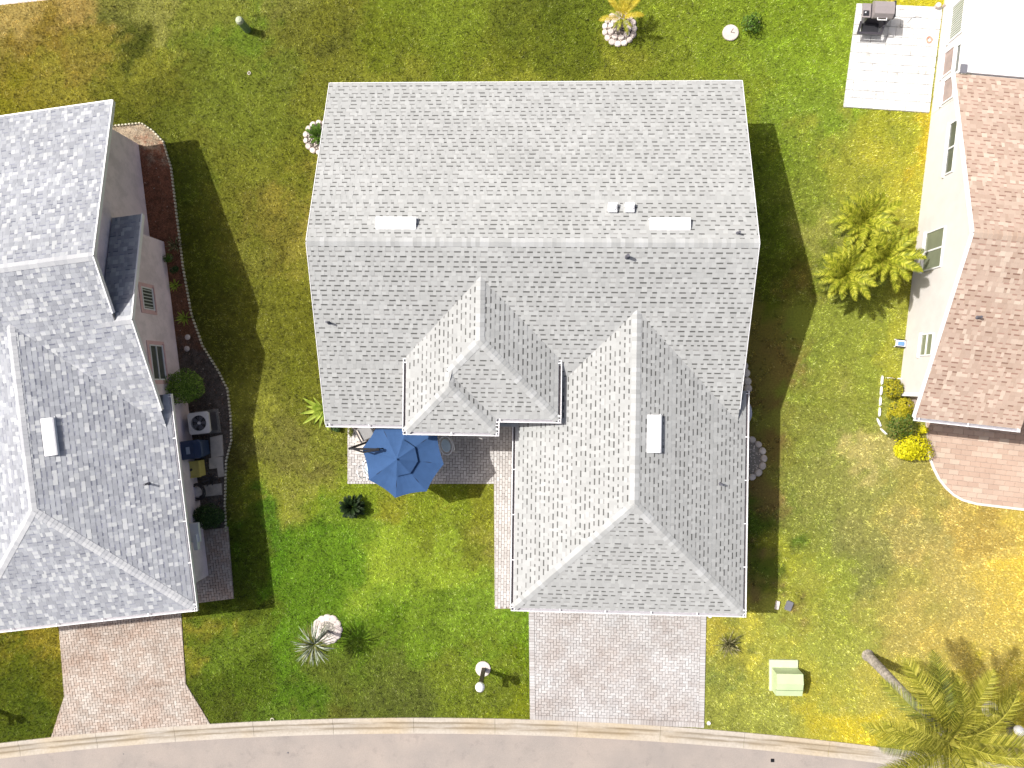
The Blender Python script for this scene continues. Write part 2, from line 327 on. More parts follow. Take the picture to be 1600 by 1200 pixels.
# ------------------------------------------------------------------ outlines on the ground
curb_y = lambda x: -13.80 - .0034 * (x + 2) ** 2
def fr(o, phi): 
    c, s = math.cos(phi), math.sin(phi)
    return lambda x, y: (o[0] + c * x - s * y, o[1] + s * x + c * y)
PHI_M, PHI_L, PHI_R = -.013, R(7.0), R(-6.3)
O_L, O_R = (-13.25, -8.60), (13.41, -1.31)
FM, FL, FR = fr((0, 0), PHI_M), fr(O_L, PHI_L), fr(O_R, PHI_R)
drive_main = px((826, 945), (828, 1125), (1100, 1137), (1104, 945))
drive_left_a = px((92, 972), (101, 1087), (291, 1068), (283, 950))
drive_left_b = px((101, 1087), (80, 1153), (330, 1132), (291, 1068))
walk_main = px((771, 640), (773, 951), (824, 951), (824, 640))
patio_main = px((543, 600), (543, 756), (772, 756), (772, 600))
patio_white = px((1338, 6), (1317, 168), (1451, 177), (1472, 12))
drive_right = px((1444, 640), (1449, 700), (1452, 716), (1458, 732), (1466, 748), (1477, 762), (1489, 773), (1503, 781), (1525, 787), (1600, 796), (1700, 806), (1700, 640))
path_left = px((302, 830), (304, 943), (366, 935), (357, 823))
drive_far = px((1570, 1186), (1577, 1163), (1600, 1140), (1680, 1140), (1680, 1190))
bed_left = px((172, 198), (222, 193), (240, 205), (256, 222), (268, 262), (276, 330), (287, 420), (300, 492), (317, 540), (342, 580), (356, 608), (361, 650), (362, 688), (354, 720), (352, 790), (354, 830), (280, 830), (240, 500), (215, 260))
path_back = [(-60, 16.4), (-60, 20), (-19.5, 20.8)] + px((92, -2), (0, 8))
EXCL = [drive_main, drive_left_a, drive_left_b, walk_main, patio_main, patio_white, drive_right, path_left, drive_far, bed_left,
        [FM(-7.5, -1.0), FM(-7.5, 10.4), FM(6.5, 10.4), FM(6.5, -7.8), FM(-.4, -7.8), FM(-.4, -1.0)],
        [FL(-16, 7.4), FL(-16, 18.9), FL(-1.38, 18.9), FL(-1.38, .6), FL(-8.4, .6), FL(-8.4, 7.4)],
        [FR(.62, .3), FR(.62, 20), FR(14, 20), FR(14, .3)]]

# ------------------------------------------------------------------ ground
def ground():
    xs = np.concatenate([np.linspace(-120, -26, 20), np.arange(-25.8, 22, .2), np.linspace(22.2, 120, 20)])
    ys = np.concatenate([np.linspace(-120, -18, 20), np.arange(-17.8, 19, .2), np.linspace(19.2, 120, 20)])
    X, Y = np.meshgrid(xs, ys); nx, ny = len(xs), len(ys); v = np.stack([X.ravel(), Y.ravel(), np.zeros(nx * ny)], 1)
    i = np.arange((nx - 1) * (ny - 1)); r = i // (nx - 1); c = i % (nx - 1); a = r * nx + c
    f = np.stack([a, a + 1, a + nx + 1, a + nx], 1)
    me = bpy.data.meshes.new('lawn'); me.from_pydata(v.tolist(), [], f.tolist())
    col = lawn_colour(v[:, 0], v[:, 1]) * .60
    far = np.clip(np.maximum(np.abs(v[:, 0] + 2) - 26, np.maximum(v[:, 1] - 20, -v[:, 1] - 20)) / 8, 0, 1)[:, None]; col = col * (1 - far) + np.array([[.085, .10, .022]]) * far
    ca = me.color_attributes.new('tone', 'FLOAT_COLOR', 'POINT'); ca.data.foreach_set('color', np.concatenate([col, np.ones((len(col), 1))], 1).astype(np.float32).ravel())
    m, t, b = new_mat('lawn_floor', 1, .1)
    at_ = N(t, 'ShaderNodeAttribute', attribute_name='tone')
    o = mul(t, at_.outputs['Color'], ramp(t, noise(t, 14, 4, .7, 'World'), [(.3, .55), (.7, 1.25)]))
    t.links.new(o, b.inputs['Base Color']); me.materials.append(m)
    link('lawn', me, None, 'structure')
ground()
def grass():
    n = 2100000
    x = rng.uniform(-36, 32, n); y = rng.uniform(-17, 27, n)
    infr = (x > -24.6) & (x < 20.6) & (y < 17.6)
    keep = (y > curb_y(x) + .02) & (rng.random(n) < .72 + .6 * (vnoise(x, y, .16, 9) - .4))
    keep &= infr | (rng.random(n) < .5)
    for p in EXCL + [path_back]: keep &= ~inside(x, y, p)
    # bare patches of earth in the passage beside the house
    bare = vnoise(x, y, .5, 12) * .5 + vnoise(x, y, .15, 13) * .5
    inpass = inside(x, y, px((1165, 470), (1165, 790), (1222, 790), (1222, 640), (1270, 480)))
    keep &= ~(inpass & (bare > .42))
    inpass = inside(x, y, px((1158, 860), (1158, 955), (1212, 955), (1212, 860)))
    keep &= ~(inpass & (bare > .46))
    x = x[keep]; y = y[keep]; n = len(x)
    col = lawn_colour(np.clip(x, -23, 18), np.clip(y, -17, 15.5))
    cl = vnoise(x, y, .085, 5) * .7 + vnoise(x, y, .28, 6) * .3; rd = rng.random(n)
    tone = .16 + 2.6 * (cl ** 2.0) * (.45 + 1.1 * rd); tone = tone[:, None]
    lm = col @ np.array([.3, .6, .1]); soft = np.clip(1.35 - 1.9 * lm, .45, 1.0)[:, None]; tone = np.minimum(1 + (tone - 1) * soft, 1.95)
    dry = ((rd > .84) * .5)[:, None]
    dryc = col.sum(1)[:, None] * np.array([[.50, .48, .26]])
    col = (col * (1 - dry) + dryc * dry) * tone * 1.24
    L = rng.uniform(.05, .12, n); a = rng.uniform(0, 2 * PI, n) ; lean = rng.uniform(.35, .95, n)
    wd = rng.uniform(.014, .028, n)
    dx, dy = np.cos(a), np.sin(a)
    tip = np.stack([x + dx * L * lean, y + dy * L * lean, L * np.sqrt(1 - lean ** 2 * .9)], 1)
    b0 = np.stack([x - dy * wd * .5, y + dx * wd * .5, np.full(n, .0)], 1); b1 = np.stack([x + dy * wd * .5, y - dx * wd * .5, np.full(n, .0)], 1)
    v = np.stack([b0, b1, tip], 1).reshape(-1, 3).astype(np.float32)
    me = bpy.data.meshes.new('grass'); me.vertices.add(3 * n); me.vertices.foreach_set('co', v.ravel())
    me.loops.add(3 * n); me.loops.foreach_set('vertex_index', np.arange(3 * n, dtype=np.int32))
    me.polygons.add(n); me.polygons.foreach_set('loop_start', np.arange(0, 3 * n, 3, dtype=np.int32))
    ca = me.attributes.new('tone', 'FLOAT_COLOR', 'FACE'); ca.data.foreach_set('color', np.concatenate([col, np.ones((n, 1))], 1).astype(np.float32).ravel())
    m, t, b = new_mat('grass_blade', .6, .25); A = N(t, 'ShaderNodeAttribute', attribute_name='tone')
    t.links.new(A.outputs['Color'], b.inputs['Base Color'])
    tr = N(t, 'ShaderNodeBsdfTranslucent'); t.links.new(A.outputs['Color'], tr.inputs['Color'])
    mx = N(t, 'ShaderNodeMixShader'); mx.inputs[0].default_value = .3
    t.links.new(b.outputs[0], mx.inputs[1]); t.links.new(tr.outputs[0], mx.inputs[2]); t.links.new(mx.outputs[0], t.nodes['Material Output'].inputs[0])
    me.materials.append(m); me.update()
    o = link('grass', me, None, 'stuff'); tag(o, 'mown patchy lawn of green and dry brown grass around the houses', 'grass')
grass()

# ------------------------------------------------------------------ road, kerb
def road():
    mb = MB(); xs = np.linspace(-60, 60, 61)
    for a, b in zip(xs[:-1], xs[1:]): mb.poly([(a, curb_y(a) - 7.6, .004), (b, curb_y(b) - 7.6, .004), (b, curb_y(b) - .60, .004), (a, curb_y(a) - .60, .004)])
    m, t, b = new_mat('worn_asphalt', .95, .15)
    o = ramp(t, noise(t, 70, 3, .8, 'World'), [(.3, (.25, .22, .20)), (.7, (.39, .355, .32))])
    o = mul(t, o, ramp(t, noise(t, .5, 5, .6, 'World'), [(.35, (.86, .86, .87)), (.65, (1.03, 1, .98))]))
    o = mul(t, o, ramp(t, noise(t, 1.6, 6, .75, 'World'), [(.55, (1, 1, 1)), (.72, (.80, .80, .82))]))
    o = mul(t, o, ramp(t, noise(t, .22, 7, .7, 'World'), [(.35, (.95, .95, .955)), (.6, (1, 1, 1)), (.66, (.93, .93, .93)), (.8, (1, 1, 1))]))
    t.links.new(o, b.inputs['Base Color']); bump(t, b, noise(t, 160, 2, .7, 'World'), .5, .004)
    mb.build('road', m, None, 'structure')
    m, t, b = new_mat('kerb_concrete', .9, .2)
    uv = N(t, 'ShaderNodeUVMap'); mp = N(t, 'ShaderNodeMapping'); mp.inputs['Scale'].default_value = (.55, 5, 1); t.links.new(uv.outputs[0], mp.inputs[0])
    nz = N(t, 'ShaderNodeTexNoise'); nz.inputs['Scale'].default_value = 1; nz.inputs['Detail'].default_value = 6; t.links.new(mp.outputs[0], nz.inputs['Vector'])
    sp = N(t, 'ShaderNodeSeparateXYZ'); t.links.new(uv.outputs[0], sp.inputs[0])
    band = ramp(t, sp.outputs[1], [(0, .05), (.20, .1), (.30, 1), (.42, .45), (.52, .35), (.64, 1), (.76, .3), (.88, .05)])
    mm = N(t, 'ShaderNodeMath', operation='MULTIPLY'); t.links.new(band, mm.inputs[0]); t.links.new(ramp(t, nz.outputs['Fac'], [(.34, 0), (.52, 1)]), mm.inputs[1])
    mix = N(t, 'ShaderNodeMix', data_type='RGBA'); t.links.new(mm.outputs[0], mix.inputs[0])
    t.links.new(ramp(t, noise(t, 9, 5, .7, 'World'), [(.3, (.36, .325, .28)), (.7, (.47, .43, .375))]), mix.inputs[6]); mix.inputs[7].default_value = (.22, .185, .135, 1)
    t.links.new(mul(t, mix.outputs[2], ramp(t, noise(t, .45, 3, .5, 'World'), [(.35, (1, .93, .80)), (.6, (1, 1, 1))])), b.inputs['Base Color'])
    bump(t, b, noise(t, 80, 2, .7, 'World'), .3, .004)
    prof = [(0, -.02), (0, .05), (.17, .05), (.24, .028), (.46, .008), (.66, .016), (.66, -.02)]
    root = bpy.data.objects.new('kerb', None); COL.objects.link(root); root['kind'] = 'structure'
    x = -35.6; 
    while x < 35:
        mb = MB(); L = 3.36; n = 8; rows = []; uvs = []
        for k in range(n + 1):
            q = x + .006 + (L - .012) * k / n; s = -.0068 * (q + 2); nn = math.hypot(1, s); rows.append([(q + s / nn * o * 1, curb_y(q) - o / nn, z) for o, z in prof])
        np_ = len(prof)
        for k in range(n):
            for j in range(np_ - 1):
                i = len(mb.v); mb.v += [rows[k][j], rows[k][j + 1], rows[k + 1][j + 1], rows[k + 1][j]]; mb.f.append([i, i + 1, i + 2, i + 3]); mb.m.append(0)
                xa = x + L * k / n; xb = x + L * (k + 1) / n; va = prof[j][0] / .66; vb = prof[j + 1][0] / .66
                uvs += [(xa, va), (xa, vb), (xb, vb), (xb, va)]
        mb.poly([rows[0][j] for j in range(np_)]); uvs += [(x, 0)] * np_; mb.poly([rows[-1][j] for j in range(np_)], flip=True); uvs += [(x, 0)] * np_
        me = mb.mesh('kerb_segment', m); u = me.uv_layers.new(name='UVMap'); u.data.foreach_set('uv', np.array(uvs, np.float32).ravel())
        link('kerb_segment', me, root); x += L
    o = MB(); p = at(1207, 1188); o.box(p.x - .07, p.x + .07, p.y - .07, p.y + .07, .005, .012); tag(o.build('utility_cover', M['iron']), 'small square dark cover set in the road near the kerb', 'cover')
    for a, b, r in ((450, 1176, .035), (193, 1178, .02)):
        o = MB(); p = at(a, b); o.lathe((p.x, p.y, .004), [(r, 0), (r * .8, .012), (r * .4, .018)], 9)
        tag(o.build('pebble', M['lead']), 'dark pebble on the road below the lawn' if a == 450 else 'tiny dark pebble on the road below the pink driveway', 'pebble')
road()
mb = MB(); mb.poly([(p[0], p[1], .006) for p in path_back]); mb.build('footpath', simple('pale_footpath', (.62, .55, .53), .9, coord='World', grime=.15), None, 'structure')
def planting_bed():
    mb = MB(); mb.poly([(p[0], p[1], .012) for p in bed_left])
    m, t, b = new_mat('bed_earth', 1, .1)
    g = N(t, 'ShaderNodeNewGeometry'); sp = N(t, 'ShaderNodeSeparateXYZ'); t.links.new(g.outputs['Position'], sp.inputs[0])
    nz = N(t, 'ShaderNodeMath', operation='MULTIPLY_ADD'); t.links.new(noise(t, 1.6, 5, .7, 'World'), nz.inputs[0]); nz.inputs[1].default_value = 5.0; t.links.new(sp.outputs[1], nz.inputs[2])
    mr = N(t, 'ShaderNodeMapRange'); mr.inputs[1].default_value = -5; mr.inputs[2].default_value = 15; t.links.new(nz.outputs[0], mr.inputs[0])
    o = ramp(t, mr.outputs[0], [(0, (.13, .115, .10)), (.42, (.11, .09, .075)), (.48, (.19, .095, .055)), (.83, (.25, .105, .06)), (.88, (.34, .27, .19)), (1, (.36, .30, .22))])
    o = mul(t, o, ramp(t, noise(t, 30, 4, .8, 'World'), [(.35, .35), (.65, 1.5)])); o = mul(t, o, ramp(t, noise(t, 3.5, 4, .8, 'World'), [(.35, .55), (.6, 1.2)]))
    t.links.new(o, b.inputs['Base Color']); bump(t, b, noise(t, 40, 3, .8, 'World'), .8, .03)
    ro = mb.build('planting_bed', m, None, 'structure')
    chips = MB()
    for _ in range(2600):
        x, y = random.uniform(-17.5, -12.8), random.uniform(-6, 10.6)
        if inside(np.array([x]), np.array([y]), bed_left)[0]:
            a = random.uniform(0, 3.14); l, w = random.uniform(.02, .05), random.uniform(.008, .02); c, s_ = math.cos(a), math.sin(a)
            chips.raw([(x - c * l, y - s_ * l, .016), (x + s_ * w, y - c * w, .022), (x + c * l, y + s_ * l, .03), (x - s_ * w, y + c * w, .022)], [(0, 1, 2, 3)])
    chips.build('mulch_chips', pieces_mat('mulch_chip', [(0, (.10, .05, .03)), (.6, (.26, .13, .08)), (.93, (.34, .22, .15)), (1, (.65, .58, .5))]), ro, 'stuff')
planting_bed()

# ------------------------------------------------------------------ paving
BL, BW = .232, .116
def brick_mesh(L, Wd, mat, h=.035):
    mb = MB(); g = .004; mb.prism([(-L / 2 + g, -Wd / 2 + g), (L / 2 - g, -Wd / 2 + g), (L / 2 - g, Wd / 2 - g), (-L / 2 + g, Wd / 2 - g)], 0, h, inset=.008); return mb.mesh('brick', mat)
def herring(cx, cy, ang, polys, B=BW):
    """rectangles (as 4 points) of a herringbone clipped to convex polys: (poly, full?, centre, angle)"""
    c, s = math.cos(ang), math.sin(ang); allp = [p for q in polys for p in q]
    loc = [((p[0] - cx) * c + (p[1] - cy) * s, -(p[0] - cx) * s + (p[1] - cy) * c) for p in allp]
    x0, x1 = min(p[0] for p in loc), max(p[0] for p in loc); y0, y1 = min(p[1] for p in loc), max(p[1] for p in loc); out = []
    i0, i1 = int(x0 / B) - 3, int(x1 / B) + 3; j0, j1 = int(y0 / B) - 3, int(y1 / B) + 3
    for j in range(j0, j1):
        for i in range(i0, i1):
            k = (i - j) % 4
            if k == 0: rect = (i * B, j * B, (i + 2) * B, (j + 1) * B)
            elif k == 3: rect = (i * B, j * B, (i + 1) * B, (j + 2) * B)
            else: continue
            out.append(rect)
    return finish_rects(out, c, s, cx, cy, polys)
def running(cx, cy, ang, polys, L, Wd):
    c, s = math.cos(ang), math.sin(ang); allp = [p for q in polys for p in q]
    loc = [((p[0] - cx) * c + (p[1] - cy) * s, -(p[0] - cx) * s + (p[1] - cy) * c) for p in allp]
    x0, x1 = min(p[0] for p in loc), max(p[0] for p in loc); y0, y1 = min(p[1] for p in loc), max(p[1] for p in loc); out = []
    for j in range(int(y0 / Wd) - 1, int(y1 / Wd) + 1):
        o = (j % 2) * L * .5
        for i in range(int(x0 / L) - 1, int(x1 / L) + 2): out.append((i * L + o, j * Wd, (i + 1) * L + o, (j + 1) * Wd))
    return finish_rects(out, c, s, cx, cy, polys)
def finish_rects(rects, c, s, cx, cy, polys):
    res = []
    for a, b, d, e in rects:
        q = [(cx + x * c - y * s, cy + x * s + y * c) for x, y in ((a, b), (d, b), (d, e), (a, e))]
        for pl in polys:
            r = clip(q, pl)
            if len(r) >= 3:
                ar = area(r); full = ar > (d - a) * (e - b) * .999
                if ar > .0015: res.append((r, full, q))
    return res
def shrink(pl, d):
    pl = ccw(pl); n = len(pl); L = []
    for i in range(n):
        a = Vector(pl[i]); b = Vector(pl[(i + 1) % n]); t = (b - a).normalized(); nn = Vector((-t.y, t.x)); L.append((a + nn * d, t))
    out = []
    for i in range(n):
        p, t = L[i - 1]; q, u = L[i]; den = t.x * u.y - t.y * u.x
        k = ((q.x - p.x) * u.y - (q.y - p.y) * u.x) / den if abs(den) > 1e-6 else 0
        out.append(tuple(p + t * k) if abs(den) > 1e-6 else tuple(q))
    return out
def pave(name, res, mat, base_poly, base_mat, z=.012, limit=300, h=.03, piece='brick'):
    root = MB()
    for bp in base_poly: root.poly([(p[0], p[1], z) for p in ccw(bp)])
    ro = root.build(name, base_mat, None, 'structure')
    full = [r for r in res if r[1]]
    full.sort(key=lambda r: (r[2][0][0] - .3) ** 2 + (r[2][0][1]) ** 2)
    chosen = set(id(r) for r in full[:limit]); st = MB(); cache = {}
    for r in res:
        dz = random.uniform(-.002, .003)
        if id(r) in chosen:
            a, b, c_, d = [Vector(p) for p in r[2]]; e = (b - a); f = (d - a); L = e.length; Wd = f.length; ang = math.atan2(e.y, e.x)
            if Wd > L: L, Wd = Wd, L; ang += PI / 2
            k = (round(L, 3), round(Wd, 3))
            if k not in cache: cache[k] = brick_mesh(L, Wd, mat, h)
            ctr = (a + c_) / 2
            link(piece, cache[k], ro, mat4=Matrix.Translation((ctr.x, ctr.y, z + .001 + dz)) @ Matrix.Rotation(ang, 4, 'Z'))
        else:
            n = len(r[0]); cx = sum(p[0] for p in r[0]) / n; cy = sum(p[1] for p in r[0]) / n; pl = []
            for p in r[0]:
                d = math.hypot(p[0] - cx, p[1] - cy); k = max(.2, 1 - .006 / max(d, .01)); pl.append((cx + (p[0] - cx) * k, cy + (p[1] - cy) * k))
            st.prism(pl, z + .001, z + .001 + h + dz, inset=.008)
    if st.f: st.build('paving', mat, ro, 'stuff')
    return ro
def border(pl, edges, L=BW, Wd=BL, off=0.0):
    """soldier course along chosen edges of a polygon"""
    pl = ccw(pl); res = []
    for i in edges:
        a = Vector(pl[i]); b = Vector(pl[(i + 1) % len(pl)]); t = (b - a); LL = t.length; t.normalize(); nn = Vector((-t.y, t.x)); n = max(1, int(round(LL / L))); st = LL / n
        for k in range(n):
            p = a + t * st * k + nn * off; q = [p, p + t * st, p + t * st + nn * Wd, p + nn * Wd]; q = [tuple(v) for v in q]; res.append((q, True, q))
    return res
dm = ccw(drive_main)
res = herring(1.2, -11, PHI_M, [shrink(dm, BL)]) + border(dm, range(4))
pave('driveway', res, M['paver_main'], [dm], M['sand'])
res = []
for pl in (drive_left_a, drive_left_b):
    res += herring(-17, -12, PHI_L, [ccw(pl)])
pave('driveway', res, M['paver_left'], [drive_left_a, drive_left_b], M['sand'])
pt = ccw(patio_main); wk = ccw(walk_main)
def edges_toward(pl, test):
    pl = ccw(pl); return [i for i in range(len(pl)) if test(((pl[i][0] + pl[(i + 1) % len(pl)][0]) / 2, (pl[i][1] + pl[(i + 1) % len(pl)][1]) / 2))]
cp = (sum(p[0] for p in pt) / 4, sum(p[1] for p in pt) / 4)
res = herring(-5, -2, PHI_M, [ccw(px((543.5, 600), (543.5, 751.6), (771.5, 751.6), (771.5, 600)))]) + border(pt, edges_toward(pt, lambda c: c[1] < cp[1] - 1.5), BW, BL * .5)
pave('patio', res, M['paver_patio'], [pt], M['sand'])
res = running(-1.7, -4, PI / 2 + PHI_M, [shrink(wk, .01)], BL, BW)
pave('garden_path', res, M['paver_patio'], [wk], M['sand'])
res = herring(-13, -7, PHI_L, [shrink(path_left, .01)])
pave('garden_path', res, M['paver_left'], [path_left], M['sand'])
# slabs of the white patio: mixed sizes
pw = ccw(patio_white); o = Vector(px((1317, 168))[0]); e = (Vector(px((1451, 177))[0]) - o); ang = math.atan2(e.y, e.x)
rects = []; y = 0; row = 0
while y < 4.6:
    hgt = (.40, .30, .40)[row % 3]; x = -random.uniform(0, .3)
    while x < 3.7:
        w_ = random.choice((.30, .40, .60)); rects.append((x, y, x + w_, y + hgt)); x += w_
    y += hgt; row += 1
res = finish_rects(rects, math.cos(ang), math.sin(ang), o.x, o.y, [shrink(pw, .005)])
pave('patio', res, M['paver_white'], [pw], M['sand_white'], h=.05, piece='slab')
dr = ccw(drive_right)
res = running(17, -4, PHI_R, [shrink(dr, .05)], .40, .205)
pave('driveway', res, M['paver_right'], [dr], M['concrete'])
mb = MB(); pl = px((1452, 716), (1458, 732), (1466, 748), (1477, 762), (1489, 773), (1503, 781), (1525, 787), (1600, 796), (1700, 806)); pl = px((1449, 700)) + pl
for a, b in zip(pl[:-1], pl[1:]): mb.bar((a[0], a[1], .04), (b[0], b[1], .04), .09, .06)
mb.build('kerb', simple('pale_edge', (.72, .66, .58), .9), None, 'structure')
pave('driveway', running(18, -13, .3, [shrink(drive_far, .01)], .40, .205), M['paver_right'], [drive_far], M['sand'])

# ------------------------------------------------------------------ roofs
EC = .16       # course spacing in plan
PITCH = .375
TH = math.atan(PITCH)
class Face:
    def __init__(s, o, e, z0, wmax, lr, br=(), band=1.0):
        s.o = Vector((o[0], o[1], z0)); s.e = Vector((e[0], e[1], 0)).normalized(); s.i = Vector((-s.e.y, s.e.x, 0))
        s.s = (s.i + Vector((0, 0, PITCH))).normalized(); s.n = s.e.cross(s.s); s.wmax = wmax; s.lr = lr; s.br = sorted(set([0, wmax] + list(br))); s.band = band
    def P(s, u, w, h=0): return s.o + s.e * u + s.i * w + Vector((0, 0, PITCH * w)) + s.n * h
RW = [.10, .12, .15, .18]; LW = [.10, .16, .19, .23]
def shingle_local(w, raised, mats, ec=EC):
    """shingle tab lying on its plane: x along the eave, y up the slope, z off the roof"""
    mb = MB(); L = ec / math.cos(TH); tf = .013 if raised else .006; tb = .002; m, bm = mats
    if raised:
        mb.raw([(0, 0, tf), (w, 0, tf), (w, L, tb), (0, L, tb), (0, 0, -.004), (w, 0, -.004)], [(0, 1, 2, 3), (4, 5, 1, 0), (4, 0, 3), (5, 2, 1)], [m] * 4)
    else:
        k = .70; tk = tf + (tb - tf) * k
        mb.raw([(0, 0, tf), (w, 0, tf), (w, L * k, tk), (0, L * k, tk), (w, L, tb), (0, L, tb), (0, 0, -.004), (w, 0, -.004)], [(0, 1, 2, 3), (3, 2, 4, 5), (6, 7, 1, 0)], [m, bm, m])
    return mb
def build_roof(house, name, faces, ridges, mats, capmat, indiv=300, focus=None, seq=(1, 1), bandp=.95, label=None, clear=None):
    # deck
    dk = MB()
    for F in faces:
        for a, b in zip(F.br[:-1], F.br[1:]):
            la, ra = F.lr(a + 1e-5); lb, rb = F.lr(b - 1e-5)
            if ra - la < 1e-3 and rb - lb < 1e-3: continue
            T = [F.P(la, a, -.012), F.P(ra, a, -.012), F.P(rb, b, -.012), F.P(lb, b, -.012)]
            B = [p - Vector((0, 0, .13)) for p in T]
            dk.raw(T + B, [(0, 1, 2, 3), (7, 6, 5, 4), (0, 4, 5, 1), (1, 5, 6, 2), (2, 6, 7, 3), (3, 7, 4, 0)])
    roof = dk.build(name, M['deck'], house, label=label)
    st = MB(); cand = []; slotm, slotb = mats
    st.slot(slotm); st.slot(slotb)
    cache = {}
    for F in faces:
        nrow = int(math.ceil(F.wmax / EC - 1e-6)); L = EC / math.cos(TH)
        for r in range(nrow):
            w0 = r * EC; w1 = min(w0 + EC, F.wmax); 
            l0, r0 = F.lr(w0 + 1e-5); l1, r1 = F.lr(w1 - 1e-5)
            lo = min(l0, l1); hi = max(r0, r1)
            if hi - lo < .02: continue
            u = lo - random.uniform(0, .3); raised = random.random() < .5
            faint = random.random() < .05
            while u < hi:
                wd = random.choice(RW if raised else LW)
                a, b = u, u + wd; u = b; rs = raised; raised = not raised
                if b <= lo: continue
                fits = a >= max(l0, l1) and b <= min(r0, r1) and w1 - w0 > EC * .99
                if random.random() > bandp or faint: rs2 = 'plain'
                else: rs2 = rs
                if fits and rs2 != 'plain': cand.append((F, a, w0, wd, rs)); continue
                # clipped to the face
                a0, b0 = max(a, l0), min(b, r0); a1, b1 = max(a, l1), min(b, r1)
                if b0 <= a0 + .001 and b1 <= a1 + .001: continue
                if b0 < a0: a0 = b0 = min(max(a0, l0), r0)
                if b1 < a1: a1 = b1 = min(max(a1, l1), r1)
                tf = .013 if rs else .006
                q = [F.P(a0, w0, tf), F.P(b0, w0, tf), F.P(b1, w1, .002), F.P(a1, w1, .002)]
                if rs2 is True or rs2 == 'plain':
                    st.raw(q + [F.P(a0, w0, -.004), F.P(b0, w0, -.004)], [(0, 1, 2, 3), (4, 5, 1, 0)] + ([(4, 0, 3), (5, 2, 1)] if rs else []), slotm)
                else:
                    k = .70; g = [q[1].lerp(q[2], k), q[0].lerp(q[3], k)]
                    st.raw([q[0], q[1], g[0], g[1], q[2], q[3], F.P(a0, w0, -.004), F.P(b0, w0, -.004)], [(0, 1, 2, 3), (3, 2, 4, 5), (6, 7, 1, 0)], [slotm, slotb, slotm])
    foc = Vector(focus)
    if clear:
        vis = [c for c in cand if not clear(c[0].P(c[1], c[2]))]; hid = [c for c in cand if clear(c[0].P(c[1], c[2]))]
    else: vis, hid = cand, []
    vis.sort(key=lambda c: (c[0].P(c[1], c[2]) - foc).length)
    for i, (F, a, w0, wd, rs) in enumerate(vis + hid):
        if i < min(indiv, len(vis)):
            k = (wd, rs)
            if k not in cache: cache[k] = shingle_local(wd, rs, mats).mesh('shingle')
            p = F.P(a, w0); X, Y, Z = F.e, F.s, F.n
            link('shingle', cache[k], roof, mat4=Matrix(((X.x, Y.x, Z.x, p.x), (X.y, Y.y, Z.y, p.y), (X.z, Y.z, Z.z, p.z), (0, 0, 0, 1))))
        else:
            w1 = w0 + EC; tf = .013 if rs else .006; b = a + wd
            q = [F.P(a, w0, tf), F.P(b, w0, tf), F.P(b, w1, .002), F.P(a, w1, .002)]
            if rs: st.raw(q + [F.P(a, w0, -.004), F.P(b, w0, -.004)], [(0, 1, 2, 3), (4, 5, 1, 0), (4, 0, 3), (5, 2, 1)], slotm)
            else:
                g = [q[1].lerp(q[2], .70), q[0].lerp(q[3], .70)]
                st.raw([q[0], q[1], g[0], g[1], q[2], q[3], F.P(a, w0, -.004), F.P(b, w0, -.004)], [(0, 1, 2, 3), (3, 2, 4, 5), (6, 7, 1, 0)], [slotm, slotb, slotm])
    st.build('shingles', None, roof, 'stuff')
    # ridge and hip caps, each a folded shingle
    caps = []; 
    for (A, B, n1, n2) in ridges:
        A = Vector(A); B = Vector(B); d = (B - A).normalized(); LL = (B - A).length
        if n1.cross(d).dot(n2) > 0: n1, n2 = n2, n1
        wl = n1.cross(d).normalized(); wr = d.cross(n2).normalized(); up = (n1 + n2).normalized()
        side = wl - wr; side = side - up * side.dot(up); side.normalize()
        def loc(v): return Vector((v.dot(d), v.dot(side), v.dot(up)))
        mb = MB(); w = .165; l = .19; T = Vector((0, 0, 1)); wl_, wr_ = loc(wl) * w, loc(wr) * w
        q = lambda x, v, h: Vector((x, 0, 0)) + v + T * h
        z0, z1 = .021, .009
        pts = [q(0, wl_, z0), q(0, Vector(), z0), q(0, wr_, z0), q(l, wl_, z1), q(l, Vector(), z1), q(l, wr_, z1), q(0, wl_, z0 - .014), q(0, Vector(), z0 - .014), q(0, wr_, z0 - .014)]
        mb.raw(pts, [(0, 3, 4, 1), (1, 4, 5, 2), (6, 0, 1, 7), (7, 1, 2, 8), (6, 3, 0), (8, 2, 5)])
        me = mb.mesh('ridge_cap', capmat); n = max(1, int(LL / .152)); stp = LL / n
        for k in range(n):
            p = A + d * stp * k; X, Y, Z = d, side, up
            caps.append((me, Matrix(((X.x, Y.x, Z.x, p.x), (X.y, Y.y, Z.y, p.y), (X.z, Y.z, Z.z, p.z), (0, 0, 0, 1)))))
    caps.sort(key=lambda c: (c[1].translation - foc).length)
    cm = MB()
    for i, (me, m4) in enumerate(caps):
        if i < 290: link('ridge_cap', me, roof, mat4=m4)
        else: cm.raw([m4 @ v.co for v in me.vertices], [tuple(p.vertices) for p in me.polygons])
    if cm.f: cm.build('ridge_caps', capmat, roof, 'stuff')
    return roof
